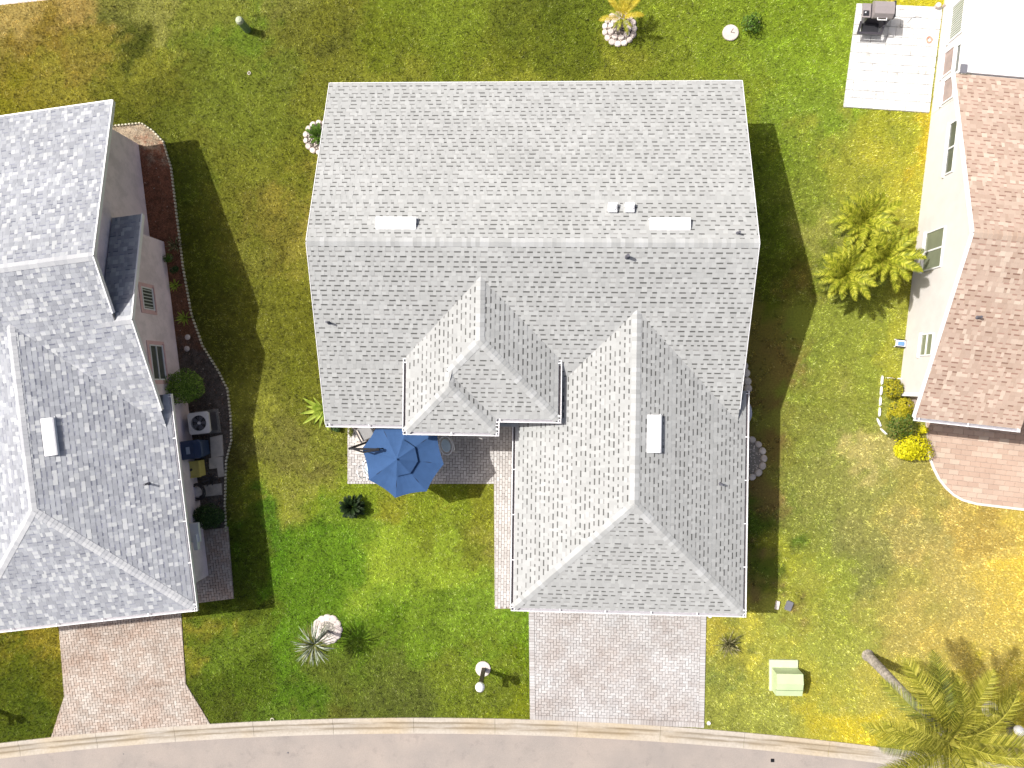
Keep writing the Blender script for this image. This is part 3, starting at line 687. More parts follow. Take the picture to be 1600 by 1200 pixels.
def gutter(house, a, b, z, out, name='gutter', inner='gutter_in', straps=1.55, w=.125, sides=(True, True)):
    """open U channel along an eave; out = outward unit vector (2D)"""
    a = Vector((a[0], a[1], 0)); b = Vector((b[0], b[1], 0)); d = (b - a); L = d.length; d.normalize(); o = Vector((out[0], out[1], 0))
    f = lambda s, t, h: a + d * s + o * t + Vector((0, 0, z + h))
    mb = MB()
    def slab(t0, t1, h0, h1, m, s0=0, s1=L):
        p = [f(s0, t0, h0), f(s1, t0, h0), f(s1, t1, h0), f(s0, t1, h0), f(s0, t0, h1), f(s1, t0, h1), f(s1, t1, h1), f(s0, t1, h1)]
        mb.raw(p, [(3, 2, 1, 0), (4, 5, 6, 7), (0, 1, 5, 4), (1, 2, 6, 5), (2, 3, 7, 6), (3, 0, 4, 7)], m)
    slab(w - .028, w, -.13, .002, M['white']); slab(.0, .012, -.16, -.01, M['white']); slab(.012, w - .028, -.13, -.09, M[inner])
    slab(.012, w - .028, -.13, .0, M['white'], 0, .02); slab(.012, w - .028, -.13, .0, M['white'], L - .02, L)
    g = mb.build(name, None, house); n = max(1, int(L / straps)); me = None
    for k in range(n + 1):
        s = .12 + (L - .24) * k / n
        sb = MB(); p = [f(s, -.01, .004), f(s + .035, -.01, .004), f(s + .035, w + .004, .004), f(s, w + .004, .004)]; sb.raw(p + [q + Vector((0, 0, .012)) for q in p], [(4, 5, 6, 7), (0, 1, 5, 4), (1, 2, 6, 5), (2, 3, 7, 6), (3, 0, 4, 7)])
        sb.build('gutter_strap', M['white'], g)
    return g
def trim(house, pts, name='rake_trim', w=.05, h=.16, dz=-.07, mat='white'):
    mb = MB()
    for a, b in zip(pts[:-1], pts[1:]): mb.bar((a[0], a[1], a[2] + dz), (b[0], b[1], b[2] + dz), w, h)
    return mb.build(name, M[mat], house)
def gable_walls(house, x0, x1, y0, y1, zE, zR, mat, name='wall'):
    mb = MB(); ym = (y0 + y1) / 2; pr = [(y0, 0), (y1, 0), (y1, zE), (ym, zR), (y0, zE)]
    A = [(x0, y, z) for y, z in pr]; B = [(x1, y, z) for y, z in pr]
    mb.poly(A, flip=True); mb.poly(B)
    for i in (0, 1, 4): j = (i + 1) % 5; mb.poly([A[i], A[j], B[j], B[i]], flip=False)
    return mb.build(name, mat, house)
NE, NN, NW_, NS = [Vector((math.sin(TH) * x, math.sin(TH) * y, math.cos(TH))) for x, y in ((1, 0), (0, 1), (-1, 0), (0, -1))]
def house_faces(xw, xe, yS, yN, gw, ge, gS, ze, xe2=None, wx2=None):
    hd = (yN - yS) / 2; hw = (ge - gw) / 2; f = []; hq = math.floor(hw / EC) * EC
    def east(w): return (xe2 if (xe2 is not None and w < wx2) else xe)
    f.append(Face((xw, yS), (1, 0), ze, hq, lambda w: (0, min(gw + w - xw + .08, east(w) - xw))))
    f.append(Face((xw, yS), (1, 0), ze, hq, lambda w: (min(ge - w - xw - .08, east(w) - xw), east(w) - xw), [ge - east(0) if ge > east(0) else .001]))
    # upper part of the front slope
    F = Face((xw, yS), (1, 0), ze, hd, lambda w: (0, east(w) - xw) if w >= hq - 1e-6 else (0, 0), [hq]); f.append(F)
    f.append(Face((xe, yN), (-1, 0), ze, hd, lambda w: (0, xe - xw)))
    # garage wing
    tail = .315
    f.append(Face((ge, gS), (0, 1), ze, hw, lambda w: (w, (8.17 if w < tail else yS + w - gS + .08)), [tail]))
    Y0 = yS + hw + .6
    f.append(Face((gw, Y0), (0, -1), ze, hw, lambda w: (Y0 - (yS + w) - .08, Y0 - (gS + w))))
    f.append(Face((gw, gS), (1, 0), ze, hw, lambda w: (w, 2 * hw - w)))
    zr = ze + hd * PITCH; za = ze + hw * PITCH; gm = (gw + ge) / 2
    r = [((xw, (yN + yS) / 2, zr), ((xe), (yN + yS) / 2, zr), NS, NN),
         ((gm, gS + hw, za), (gm, yS + hw, za), NW_, NE),
         ((gw, gS, ze), (gm, gS + hw, za), NW_, NS), ((ge, gS, ze), (gm, gS + hw, za), NS, NE)]
    return f, r
# ---- the house in the middle
HM = thing('house', 'grey shingled house in the middle with blue umbrella at its front patio', 'house', (0, 0, 0), PHI_M)
xw, xe, yS, yN, gw, ge, gS, ze = -8.161, 7.068, -1.702, 11.044, -1.018, 7.383, -8.424, 2.65
faces, ridges = house_faces(xw, xe, yS, yN, gw, ge, gS, ze)
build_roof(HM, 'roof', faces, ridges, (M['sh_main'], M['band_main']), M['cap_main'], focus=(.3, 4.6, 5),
           clear=lambda p: (-4.95 < p.x < .51 and -1.4 < p.y < .83 + min(p.x + 4.95, .51 - p.x)))
zE = 3.6; ax0, ax1, aS, bS, bx1 = -4.95, .51, -1.37, -1.87, -1.70
hA = (ax1 - ax0) / 2; hB = (bx1 - ax0) / 2; yv = yS + (zE - ze) / PITCH
ef = [Face((ax0, 4.2), (0, -1), zE, hA, lambda w: (4.2 - (yv + w) - .06, 4.2 - ((bS + w) if w < hB else (aS + w))), [hB]),
      Face((ax0, bS), (1, 0), zE, hB, lambda w: (w, 2 * hB - w)),
      Face((bx1, bS), (0, 1), zE, hB, lambda w: (w, aS - bS + w + .04)),
      Face((ax0, aS), (1, 0), zE, hA, lambda w: ((2 * hB - w - .04) if w < hB else w, 2 * hA - w), [hB]),
      Face((ax1, aS), (0, 1), zE, hA, lambda w: (w, yv - aS + w + .06))]
cA = ax0 + hA; cB = ax0 + hB; zA = zE + hA * PITCH; zB = zE + hB * PITCH
er = [((cA, aS + hA, zA), (cA, yv + hA, zA), NW_, NE), ((ax1, aS, zE), (cA, aS + hA, zA), NS, NE),
      ((cB, aS + hB, zB), (cA, aS + hA, zA), NW_, NS), ((cB, bS + hB, zB), (cB, aS + hB, zB), NW_, NE),
      ((ax0, bS, zE), (cB, bS + hB, zB), NW_, NS), ((bx1, bS, zE), (cB, bS + hB, zB), NS, NE)]
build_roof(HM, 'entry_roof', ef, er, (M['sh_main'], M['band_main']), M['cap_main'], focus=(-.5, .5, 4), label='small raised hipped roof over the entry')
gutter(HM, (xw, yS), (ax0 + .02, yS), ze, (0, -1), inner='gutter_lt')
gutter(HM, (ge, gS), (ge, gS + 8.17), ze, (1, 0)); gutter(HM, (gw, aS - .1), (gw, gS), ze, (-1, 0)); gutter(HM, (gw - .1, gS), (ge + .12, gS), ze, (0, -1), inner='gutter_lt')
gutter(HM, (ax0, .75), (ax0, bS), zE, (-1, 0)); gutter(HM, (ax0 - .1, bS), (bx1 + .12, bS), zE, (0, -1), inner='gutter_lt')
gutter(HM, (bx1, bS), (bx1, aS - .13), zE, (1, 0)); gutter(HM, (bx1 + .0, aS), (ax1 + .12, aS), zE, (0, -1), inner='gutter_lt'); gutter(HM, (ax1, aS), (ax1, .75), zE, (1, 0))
ym = (yS + yN) / 2; zr = ze + (yN - yS) / 2 * PITCH
trim(HM, [(xw - .02, yS, ze), (xw - .02, ym, zr), (xw - .02, yN, ze)], w=.022)
trim(HM, [(xe + .02, -.9, ze + .30), (xe + .02, ym, zr), (xe + .02, yN, ze)], w=.022)
trim(HM, [(xw, yN + .02, ze), (xe, yN + .02, ze)], 'fascia', w=.022)
gable_walls(HM, xw + .5, xe - .5, yS + .55, yN - .55, ze - .1, zr - .32, M['stucco_main'])
mb = MB(); mb.box(gw + .5, ge - .55, gS + .55, yS + .6, 0, ze - .12); mb.build('wall', M['stucco_main'], HM)
mb = MB(); mb.box(ax0 + .5, ax1 - .5, aS + .6, yS + 3, 0, zE - .13); mb.build('wall', M['stucco_main'], HM)
def soffit(house, x0, x1, y0, y1, z): pass
def on_roof(F, x, y):  # height of a face over local x, y
    d = Vector((x, y, 0)) - Vector((F.o.x, F.o.y, 0)); return F.P(d.dot(F.e), d.dot(F.i))
def ridge_vent(house, F, x0, x1, y0, y1):
    """long off-ridge vent: sloping white hood with an open dark end"""
    c = on_roof(F, (x0 + x1) / 2, (y0 + y1) / 2); du = abs((Vector((x1 - x0, y1 - y0, 0))).dot(F.e)) / 2; dw = abs((Vector((x1 - x0, y1 - y0, 0))).dot(F.i)) / 2 / math.cos(TH)
    X, Y, Z = F.e, F.s, F.n; m4 = Matrix(((X.x, Y.x, Z.x, c.x), (X.y, Y.y, Z.y, c.y), (X.z, Y.z, Z.z, c.z), (0, 0, 0, 1)))
    mb = MB(); h = .15
    pr = [(-dw, .012), (-dw, h), (-dw + .05, h + .012), (dw * .35, h * .72), (dw, .014)]
    A = [m4 @ Vector((-du, y, z)) for y, z in pr]; B = [m4 @ Vector((du, y, z)) for y, z in pr]
    mb.poly(A); mb.poly(B, flip=True)
    for i in range(5): j = (i + 1) % 5; mb.poly([A[i], B[i], B[j], A[j]], flip=True)
    v = mb.build('roof_vent', M['white'], house)
    s = MB(); s.box(-du - .03, du + .03, -dw - .03, -dw + .0, .006, .03, None, m4); s.build('vent_flange', M['white'], v)
    return v
FS, FN, FE = faces[2], faces[3], faces[4]
ridge_vent(HM, FN, -5.82, -4.43, 5.12, 5.50); ridge_vent(HM, FN, 3.49, 4.84, 5.12, 5.50); ridge_vent(HM, FE, 3.60, 4.06, -2.44, -1.12)
def box_vent(house, F, x, y, s=.33):
    c = on_roof(F, x, y); mb = MB(); r = s / 2
    mb.box(c.x - r, c.x + r * .8, c.y - r, c.y + r, c.z - .05, c.z + .16)
    mb.raw([(c.x + r * .8, c.y - r, c.z + .16), (c.x + r * .8, c.y + r, c.z + .16), (c.x + r * .8, c.y + r, c.z), (c.x + r * .8, c.y - r, c.z)], [(0, 1, 2, 3)])
    v = mb.build('roof_vent', M['white'], house, label='small square white roof vent')
    m2 = MB(); m2.lathe((c.x - .02, c.y, c.z + .16), [(r * .8, 0), (r * .75, .03), (r * .2, .045)], 16); m2.build('vent_cap', M['white'], v, smooth=False)
box_vent(HM, FN, 2.27, 5.93); box_vent(HM, FN, 2.85, 5.93)
def pipe_vent(house, F, x, y, h=.28, r=.04, m='lead'):
    c = on_roof(F, x, y); mb = MB(); mb.lathe((c.x, c.y, c.z - .03), [(r + .03, .02), (r + .02, .06), (r, .09), (r, h), (r * .7, h)], 10)
    mb.build('vent_pipe', M[m], house)
pipe_vent(HM, FN, 6.4, 5.02); pipe_vent(HM, FS, 2.74, 4.22, .36, .055); pipe_vent(HM, FS, -7.66, 1.98, .34); pipe_vent(HM, FE, 6.40, -3.62)
# small white hood seen past the east rake, and rounded tank under the garage gutter
p = at(1174, 476, .9); mb = MB(); mb.box(p.x - .5, p.x + .02, p.y - .35, p.y + .35, .7, .9); mb.build('window_hood', M['white'], HM).matrix_local = Matrix.Rotation(-PHI_M, 4, 'Z')

# ---- the left neighbour
HL = thing('house', 'blue grey shingled house with lilac walls and rose brick driveway', 'house', (O_L[0], O_L[1], 0), PHI_L)
lxw, lxe, lyS, lyN, lgw, lge, lgS = -16.0, -.77, 6.75, 19.5, -9.06, .0, 0.0
lx2 = -.17; vr = lyS + math.floor(4.23 / EC) * EC; zx = ze + (vr - lyS) * PITCH
lf, lrd = house_faces(lxw, lxe, lyS, lyN, lgw, lge, lgS, ze, lx2, vr - lyS)
lf.append(Face((lx2, 2 * vr - lyS), (-1, 0), ze, vr - lyS, lambda w: (0, 1.15)))
lrd.append(((lx2 - 1.1, vr, zx), (lx2, vr, zx), NS, NN))
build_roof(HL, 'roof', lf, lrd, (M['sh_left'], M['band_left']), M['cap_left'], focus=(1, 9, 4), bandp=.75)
lym = (lyS + lyN) / 2; lzr = ze + (lyN - lyS) / 2 * PITCH
trim(HL, [(lxe + .02, vr + .3, ze + (vr + .3 - lyS) * PITCH), (lxe + .02, lym, lzr), (lxe + .02, lyN, ze)])
trim(HL, [(lx2 + .02, 7.6, ze + .85 * PITCH), (lx2 + .02, vr, zx), (lx2 + .02, 2 * vr - lyS, ze)])
trim(HL, [(lxw, lyN + .02, ze), (lxe, lyN + .02, ze)], 'fascia', w=.04)
gutter(HL, (lge, lgS), (lge, 8.17), ze, (1, 0), inner='gutter_lt'); gutter(HL, (lgw - .1, lgS), (lge + .12, lgS), ze, (0, -1), inner='gutter_lt')
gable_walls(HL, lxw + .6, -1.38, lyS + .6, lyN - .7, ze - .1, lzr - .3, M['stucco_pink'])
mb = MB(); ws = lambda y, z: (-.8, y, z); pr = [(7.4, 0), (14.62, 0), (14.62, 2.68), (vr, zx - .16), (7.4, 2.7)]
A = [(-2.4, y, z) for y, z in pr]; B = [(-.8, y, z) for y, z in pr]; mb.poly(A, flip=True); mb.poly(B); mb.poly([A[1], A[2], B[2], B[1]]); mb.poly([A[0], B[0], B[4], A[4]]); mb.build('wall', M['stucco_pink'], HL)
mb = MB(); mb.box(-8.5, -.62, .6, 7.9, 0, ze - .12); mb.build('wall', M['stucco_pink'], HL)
def toL(P, o, phi):
    c, s = math.cos(phi), math.sin(phi); x, y = P.x - o[0], P.y - o[1]; return Vector((c * x + s * y, -s * x + c * y, P.z))
def wall_hit(pxl, u, o, phi):
    c, s = math.cos(phi), math.sin(phi); P = hit(pxl[0], pxl[1], (o[0] + c * u, o[1] + s * u, 0), Vector((c, s, 0))); return toL(P, o, phi)
def window(house, u, v0, v1, z0, z1, side=1, trimm='white', glass='glass', split='v', tw=.07, surround=None, slats=0, frame=.05):
    """window on a wall plane x = u, facing side (+1 east, -1 west)"""
    s = side; X = lambda d: u + s * d
    def bx(mb, d0, d1, a, b, c, e, m=None): mb.box(min(X(d0), X(d1)), max(X(d0), X(d1)), a, b, c, e, m)
    mb = MB()
    if surround:
        w = .15
        bx(mb, .002, .03, v0 - w, v1 + w, z1, z1 + w); bx(mb, .002, .03, v0 - w, v1 + w, z0 - w, z0); bx(mb, .002, .03, v0 - w, v0, z0, z1); bx(mb, .002, .03, v1, v1 + w, z0, z1)
        win = mb.build('window', M[surround], house)
        fb = MB()
    else: win = None; fb = mb
    f = frame
    bx(fb, .004, .05, v0, v1, z1 - f, z1); bx(fb, .004, .05, v0, v1, z0, z0 + f); bx(fb, .004, .05, v0, v0 + f, z0 + f, z1 - f); bx(fb, .004, .05, v1 - f, v1, z0 + f, z1 - f)
    if split == 'v': m_ = (v0 + v1) / 2; bx(fb, .004, .045, m_ - .03, m_ + .03, z0 + f, z1 - f)
    if split == 'h': m_ = (z0 + z1) / 2; bx(fb, .004, .045, v0 + f, v1 - f, m_ - .025, m_ + .025)
    if win is None: win = fb.build('window', M[trimm], house)
    else: fb.build('window_frame', M[trimm], win)
    halves = [(v0 + f, v1 - f, z0 + f, z1 - f)]
    if split == 'v': m_ = (v0 + v1) / 2; halves = [(v0 + f, m_ - .03, z0 + f, z1 - f), (m_ + .03, v1 - f, z0 + f, z1 - f)]
    if split == 'h': m_ = (z0 + z1) / 2; halves = [(v0 + f, v1 - f, z0 + f, m_ - .025), (v0 + f, v1 - f, m_ + .025, z1 - f)]
    for (a, b, c, e) in halves:
        pb = MB(); bx(pb, .003, .016, a, b, c, e); pb.build('pane', M[glass], win)
    for k in range(slats):
        z = v0 + f + (v1 - v0 - 2 * f) * (k + .5) / slats; sb = MB(); bx(sb, .018, .03, z - .018, z + .018, z0 + f, z1 - f); sb.build('slat', M['blind'], win)
    sb = MB(); bx(sb, .004, .09, v0 - .05, v1 + .05, z0 - .06, z0 - .004); sb.build('sill', M[surround or trimm], win)
    return win
a = wall_hit((219, 447), -.8, O_L, PHI_L); b = wall_hit((241, 486), -.8, O_L, PHI_L)
window(HL, -.8, min(a.y, b.y), max(a.y, b.y), min(a.z, b.z), max(a.z, b.z), 1, 'white', 'glass', None, surround='pink_trim', slats=6)
a = wall_hit((232, 538), -.8, O_L, PHI_L); b = wall_hit((259, 594), -.8, O_L, PHI_L)
window(HL, -.8, min(a.y, b.y), max(a.y, b.y), min(a.z, b.z), max(a.z, b.z), 1, 'white', 'glass', 'h', surround='pink_trim')
LS, LE = lf[2], lf[4]
ridge_vent(HL, LE, -3.98, -3.56, 6.42, 7.78); pipe_vent(HL, LE, -.95, 4.92, .35); pipe_vent(HL, LS, -5.06, 11.6, .35); 
mb = MB(); mb.box(-.62, .02, 2.3, 3.05, 1.5, 1.62); mb.bar((-.15, 2.0, 1.6), (-.15, 2.6, 1.6), .16, .2); mb.build('hose_reel_shelf', M['white'], HL)

# ---- the right neighbour
HR = thing('house', 'brown shingled house with white stucco wall and flat white porch roof', 'house', (O_R[0], O_R[1], 0), PHI_R)
ryN = 12.46; rh = ryN / 2; rzr = ze + rh * PITCH
rf = [Face((0, 0), (1, 0), ze, rh, lambda w: (0, 3.72 if w < .75 else 12), [.75]), Face((12, ryN), (-1, 0), ze, rh, lambda w: (0, 12))]
build_roof(HR, 'roof', rf, [((0, rh, rzr), (12, rh, rzr), NS, NN)], (M['sh_right'], M['band_right']), M['cap_right'], focus=(-1, 5, 4), bandp=.8)
trim(HR, [(-.02, 0, ze), (-.02, rh, rzr), (-.02, ryN, ze)])
gutter(HR, (0, 0), (3.72, 0), ze, (0, -1), straps=1.25, inner='gutter_lt')
mb = MB(); pr = [(.95, 0), (ryN - .45, 0), (ryN - .45, ze - .1), (rh, rzr - .3), (.95, ze + .18)]; A = [(.62, y, z) for y, z in pr]; B = [(12, y, z) for y, z in pr]
mb.poly(A, flip=True); mb.poly(B); mb.poly([A[0], A[4], B[4], B[0]]); mb.poly([A[1], B[1], B[2], A[2]]); mb.build('wall', M['stucco_white'], HR)
mb = MB(); mb.box(.55, .75, .80, .95, 0, ze); mb.build('corner_trim', M['white'], HR)
mb = MB(); mb.box(1.0, 3.2, .35, .9, 0, ze - .1); mb.build('wall', M['tan'], HR, label='recessed tan wall at the porch corner')
# white insulated porch roof with raised seams
mb = MB(); mb.box(.27, 9, ryN + .06, 19, 2.62, 2.72); pr_ = mb.build('porch_roof', M['white'], HR, label='flat white panel roof')
for k in range(8):
    mb = MB(); mb.box(1.4 + k * 1.2, 1.44 + k * 1.2, ryN + .1, 19, 2.722, 2.745); mb.build('seam', M['white'], pr_)
mb = MB(); mb.box(.14, .25, ryN + .06, 19, 2.55, 2.73); mb.build('gutter', M['white'], HR)
mb = MB(); mb.box(.12, .36, ryN + .0, ryN + .32, 2.735, 2.76); mb.build('downspout_opening', M['grey'], HR)
mb = MB(); mb.box(.62, 8, ryN - .44, 19, 0, 2.6); mb.build('wall', M['stucco_white'], HR)
for (pa, pb, z0, z1, split, gl, sl) in (((1447, 424), (1480, 352), .72, 2.06, 'v', 'glass_g', 0), ((1486, 270), (1494, 188), 1.55, 2.12, 'v', 'glass', 0), ((1450, 556), (1450, 521), 1.25, 2.12, 'h', 'glass_g', 0),
        ((1480, 117), (1483, 78), .55, 1.30, None, 'glass_w', 0), ((1492, 117), (1494, 74), 1.42, 1.95, None, 'glass', 0), ((1481, 158), (1485, 120), .75, 1.55, None, 'glass_w', 0), ((1492, 60), (1497, 4), .75, 1.65, None, 'glass_g', 14)):
    a = wall_hit(pa, .62, O_R, PHI_R); b = wall_hit(pb, .62, O_R, PHI_R); v0, v1 = sorted((a.y, b.y))
    window(HR, .62, v0, v1, z0, z1, -1, 'white', gl, split, slats=sl)
pipe_vent(HR, rf[0], .98, 3.62)
mb = MB(); a = wall_hit((1480, 300), .62, O_R, PHI_R)
P = wall_hit((1414, 537), .55, O_R, PHI_R)
hb = thing('gas_meter', 'small white framed meter with blue front on the white stucco wall', 'meter', FR(.5, P.y) + (0,), PHI_R)
mb = MB(); mb.box(-.30, .08, -.16, -.12, 0, P.z); mb.box(-.30, .08, .12, .16, 0, P.z); mb.box(-.30, .08, -.16, .16, P.z - .04, P.z); mb.build('bracket', M['white'], hb)
mb = MB(); mb.box(-.22, .0, -.09, .06, .1, P.z + .06); mb.build('meter_body', simple('meter_blue', (.12, .25, .50)), hb)

# ------------------------------------------------------------------ umbrella and patio things
def umbrella():
    R0 = 1.60; base = at(576, 690, 0); t = thing('patio_umbrella', 'open blue cantilever umbrella with double top over the brick patio', 'umbrella', (base.x, base.y, 0))
    C = at(629, 713, 2.38) - base; tx = .06
    rim = []; 
    for k in range(8):
        a = R(-10) + k * PI / 4; x, y = math.cos(a) * R0, math.sin(a) * R0; rim.append(Vector((C.x + x, C.y + y, 2.36 + x * tx)))
    A = Vector((C.x - .10, C.y - .05, 2.36 + .46))
    def pt(k, f, sag=0): return A.lerp(rim[k % 8], f) + Vector((0, 0, -.05 * math.sin(f * PI) - sag))
    mb = MB(); fs = [.36, .52, .68, .84, 1.0]
    for k in range(8):
        sub = 4
        for i in range(4):
            for j in range(sub):
                q = []
                for (ff, jj) in ((fs[i], j), (fs[i + 1], j), (fs[i + 1], j + 1), (fs[i], j + 1)):
                    s = jj / sub; p = pt(k, ff).lerp(pt(k + 1, ff), s); p.z -= .055 * math.sin(s * PI) * ff; 
                    e = A + (p - A) * (1 - .035 * math.sin(s * PI) * (ff == 1)); q.append(e)
                mb.raw(q, [(0, 1, 2, 3)])
    cn = mb.build('canopy', M['canvas'], t)
    sm = cn.modifiers.new('thick', 'SOLIDIFY'); sm.thickness = .006
    mb = MB(); hub = A + Vector((0, 0, .09))
    for k in range(8):
        for i in range(3):
            for j in range(4):
                q = []
                for (ff, jj) in ((i / 3, j), ((i + 1) / 3, j), ((i + 1) / 3, j + 1), (i / 3, j + 1)):
                    s = jj / 4; p = pt(k, .44 * ff).lerp(pt(k + 1, .44 * ff), s) + Vector((0, 0, .085)); p.z -= .03 * math.sin(s * PI) * ff; q.append(p)
                mb.raw(q, [(0, 1, 2, 3)])
    tp = mb.build('vent_canopy', M['canvas'], t); tp.modifiers.new('thick', 'SOLIDIFY').thickness = .006
    mb = MB(); mb.lathe(tuple(A + Vector((0, 0, .06))), [(.04, 0), (.04, .06), (.015, .09)], 10); mb.build('finial', M['canvas'], t)
    for k in range(8):
        mb = MB(); mb.bar(A + Vector((0, 0, -.10)), rim[k] + Vector((0, 0, -.03)), .018, .022); mb.build('rib', M['iron'], t)
    mast = at(548, 701, 2.75) - base; mast = Vector((0, 0, 0)); top = Vector((at(546, 701, 2.75).x - base.x, at(546, 701, 2.75).y - base.y, 2.75))
    mb = MB(); mb.tube([(0, 0, .05), (top.x * .5, top.y * .5, 1.4), tuple(top)], .048, 10); mb.build('mast', M['iron'], t)
    e = at(591, 702, 2.82) - base
    mb = MB(); mb.bar(top, Vector((e.x, e.y, 2.86)), .075, .06); mb.bar(top + Vector((.03, .02, -.02)), Vector(((top.x + e.x) / 2, e.y - .12, 2.80)), .06, .05); mb.bar(Vector(((top.x + e.x) / 2, e.y - .12, 2.80)), Vector((e.x, e.y, 2.84)), .06, .05)
    mb.bar(Vector((e.x, e.y, 2.80)), Vector((e.x + .1, e.y, 2.40)), .04, .04); mb.build('arm', M['iron'], t)
    mb = MB(); mb.box(e.x - .05, e.x + .05, e.y - .05, e.y + .05, 2.80, 2.92); mb.build('arm_joint', M['iron'], t)
    for i in (-1, 1):
        for j in (-1, 1):
            mb = MB(); mb.prism([(i * .27 - .25, j * .27 - .25), (i * .27 + .25, j * .27 - .25), (i * .27 + .25, j * .27 + .25), (i * .27 - .25, j * .27 + .25)], .045, .12, inset=.02); mb.build('base_slab', M['stone_grey'], t)
umbrella()
def oval_chair(p, rz, label):
    t = thing('garden_chair', label, 'chair', (p.x, p.y, .045), rz, 'white oval chairs round the umbrella'); t.scale = (1.25, 1.25, 1.05)
    mb = MB(); mb.lathe((0, 0, .40), [(.17, 0), (.19, .02), (.17, .05), (.05, .055)], 24, None, .8, 1.15); mb.build('seat', M['ltblue'], t)
    mb = MB(); n = 28; mb.tube([(.21 * math.cos(2 * PI * k / n), .30 * math.sin(2 * PI * k / n), .42) for k in range(n + 1)], .022, 6); mb.build('seat_ring', M['white'], t)
    mb = MB(); mb.tube([(.20, -.20, .42), (.27, -.19, .7), (.30, -.1, .86), (.31, 0, .9), (.30, .1, .86), (.27, .19, .7), (.20, .20, .42)], .018, 6); mb.tube([(.24, 0, .44), (.31, 0, .9)], .012, 6); mb.build('backrest', M['white'], t)
    for i in (-1, 1):
        for j in (-1, 1):
            mb = MB(); mb.tube([(i * .15, j * .22, .42), (i * .2, j * .27, .2), (i * .24, j * .31, 0)], .015, 6); mb.build('leg', M['white'], t)
oval_chair(at(697, 696, .45), .25, 'white oval garden chair showing past the umbrella towards the shaded bricks')
oval_chair(at(578, 733, .45), PI + .3, 'white oval garden chair mostly hidden by the umbrella, near the lawn edge')
p = at(571, 674, .5)
t = thing('folded_lounger', 'dark sling chair with grey cushion under the eave beside the umbrella post', 'chair', (p.x, p.y, .045), .5)
mb = MB(); mb.prism([(-.3, -.3), (.25, -.34), (.28, .2), (-.28, .25)], .38, .46, inset=.02); mb.build('cushion', simple('grey_cushion', (.27, .27, .27), .9), t)
mb = MB(); mb.bar((-.3, .26, .4), (-.25, .48, .95), .05, .04); mb.bar((.28, .24, .4), (.24, .46, .95), .05, .04); mb.box(-.26, .26, .24, .30, .45, .9, None, Matrix.Rotation(-.35, 4, 'X')); mb.build('backrest', M['black'], t)
for i in (-.27, .25):
    for j in (-.28, .2):
        mb = MB(); mb.bar((i, j, 0), (i, j, .4), .04); mb.build('leg', M['black'], t)
mb = MB(); mb.bar((.30, -.34, .6), (.30, .26, .6), .05, .04); mb.bar((-.32, -.34, .6), (-.32, .26, .6), .05, .04); mb.build('armrests', M['black'], t)

# ------------------------------------------------------------------ plants
def frond_mesh(L, nl, wl, mat, droop=.5, lw=.02, up=.25, vee=.5, rach=.012, name='frond', taper=.6, start=.12):
    """pinnate leaf along +x rising then drooping"""
    mb = MB(); N_ = 10
    def c(s): return Vector((L * s * (1 - .12 * s * s), 0, L * (up * s - droop * s * s)))
    mb.tube([c(k / N_) for k in range(N_ + 1)], [rach * (1 - .8 * k / N_) for k in range(N_ + 1)], 4, cap=False)
    for k in range(nl):
        s = start + (1 - start) * (k + .5) / nl; p = c(s); d = (c(min(1, s + .03)) - p).normalized(); ll = wl * (math.sin(min(1, s * 1.05) * PI) ** taper * .9 + .15) * random.uniform(.85, 1.1)
        for sd in (-1, 1):
            out = (Vector((0, sd, 0)) * .85 + d * (.45 + .5 * s) + Vector((0, 0, vee * .4 - .15 * random.random()))).normalized()
            tip = p + out * ll + Vector((0, 0, -ll * .25 * random.random())); mid = p.lerp(tip, .5) + Vector((0, 0, .06 * ll))
            w = Vector(d) * lw * .5
            mb.raw([p - w, p + w, mid + w * 1.1, mid - w * 1.1, tip], [(0, 1, 2, 3), (3, 2, 4)])
    return mb.mesh(name, mat)
def blade_mesh(L, w, mat, droop=.3, up=.6, fold=.15, name='leaf'):
    mb = MB(); n = 5; prev = None
    for k in range(n + 1):
        s = k / n; p = Vector((L * s, 0, L * (up * s - droop * s * s))); ww = w * .5 * (math.sin(PI * min(.97, .18 + .82 * s)) ** .8) * (1 if k < n else .05)
        row = [p + Vector((0, -ww, ww * fold)), p, p + Vector((0, ww, ww * fold))]
        if prev: mb.raw(prev + row, [(0, 3, 4, 1), (1, 4, 5, 2)])
        prev = row
    return mb.mesh(name, mat)
def place_leaves(parent, metas, n, z, tilt=(.0, .8), r=.03, name='frond', scale=(.8, 1.1), a0=0, arc=2 * PI, order=None):
    for k in range(n):
        a = a0 + arc * (k + random.uniform(-.35, .35)) / n; tl = tilt[0] + (tilt[1] - tilt[0]) * ((k * .618) % 1.0); sc = random.uniform(*scale)
        m4 = Matrix.Translation((math.cos(a) * r, math.sin(a) * r, z)) @ Matrix.Rotation(a, 4, 'Z') @ Matrix.Rotation(-tl, 4, 'Y') @ Matrix.Rotation(random.uniform(-.3, .3), 4, 'X') @ Matrix.Scale(sc, 4)
        link(name, random.choice(metas), parent, mat4=m4)
def palm_trunk(parent, h, r0, r1, lean=(0, 0), m='trunk', rings=16):
    mb = MB(); pts = []; rs = []
    for k in range(rings * 2 + 1):
        s = k / (rings * 2); pts.append((lean[0] * s, lean[1] * s, h * s)); rs.append((r0 + (r1 - r0) * s ** .6) * (1 + (.05 if k % 2 else -.02)))
    rs[0] = r0 * 1.25
    mb.tube(pts, rs, 14); mb.build('trunk', M[m], parent, smooth=False)
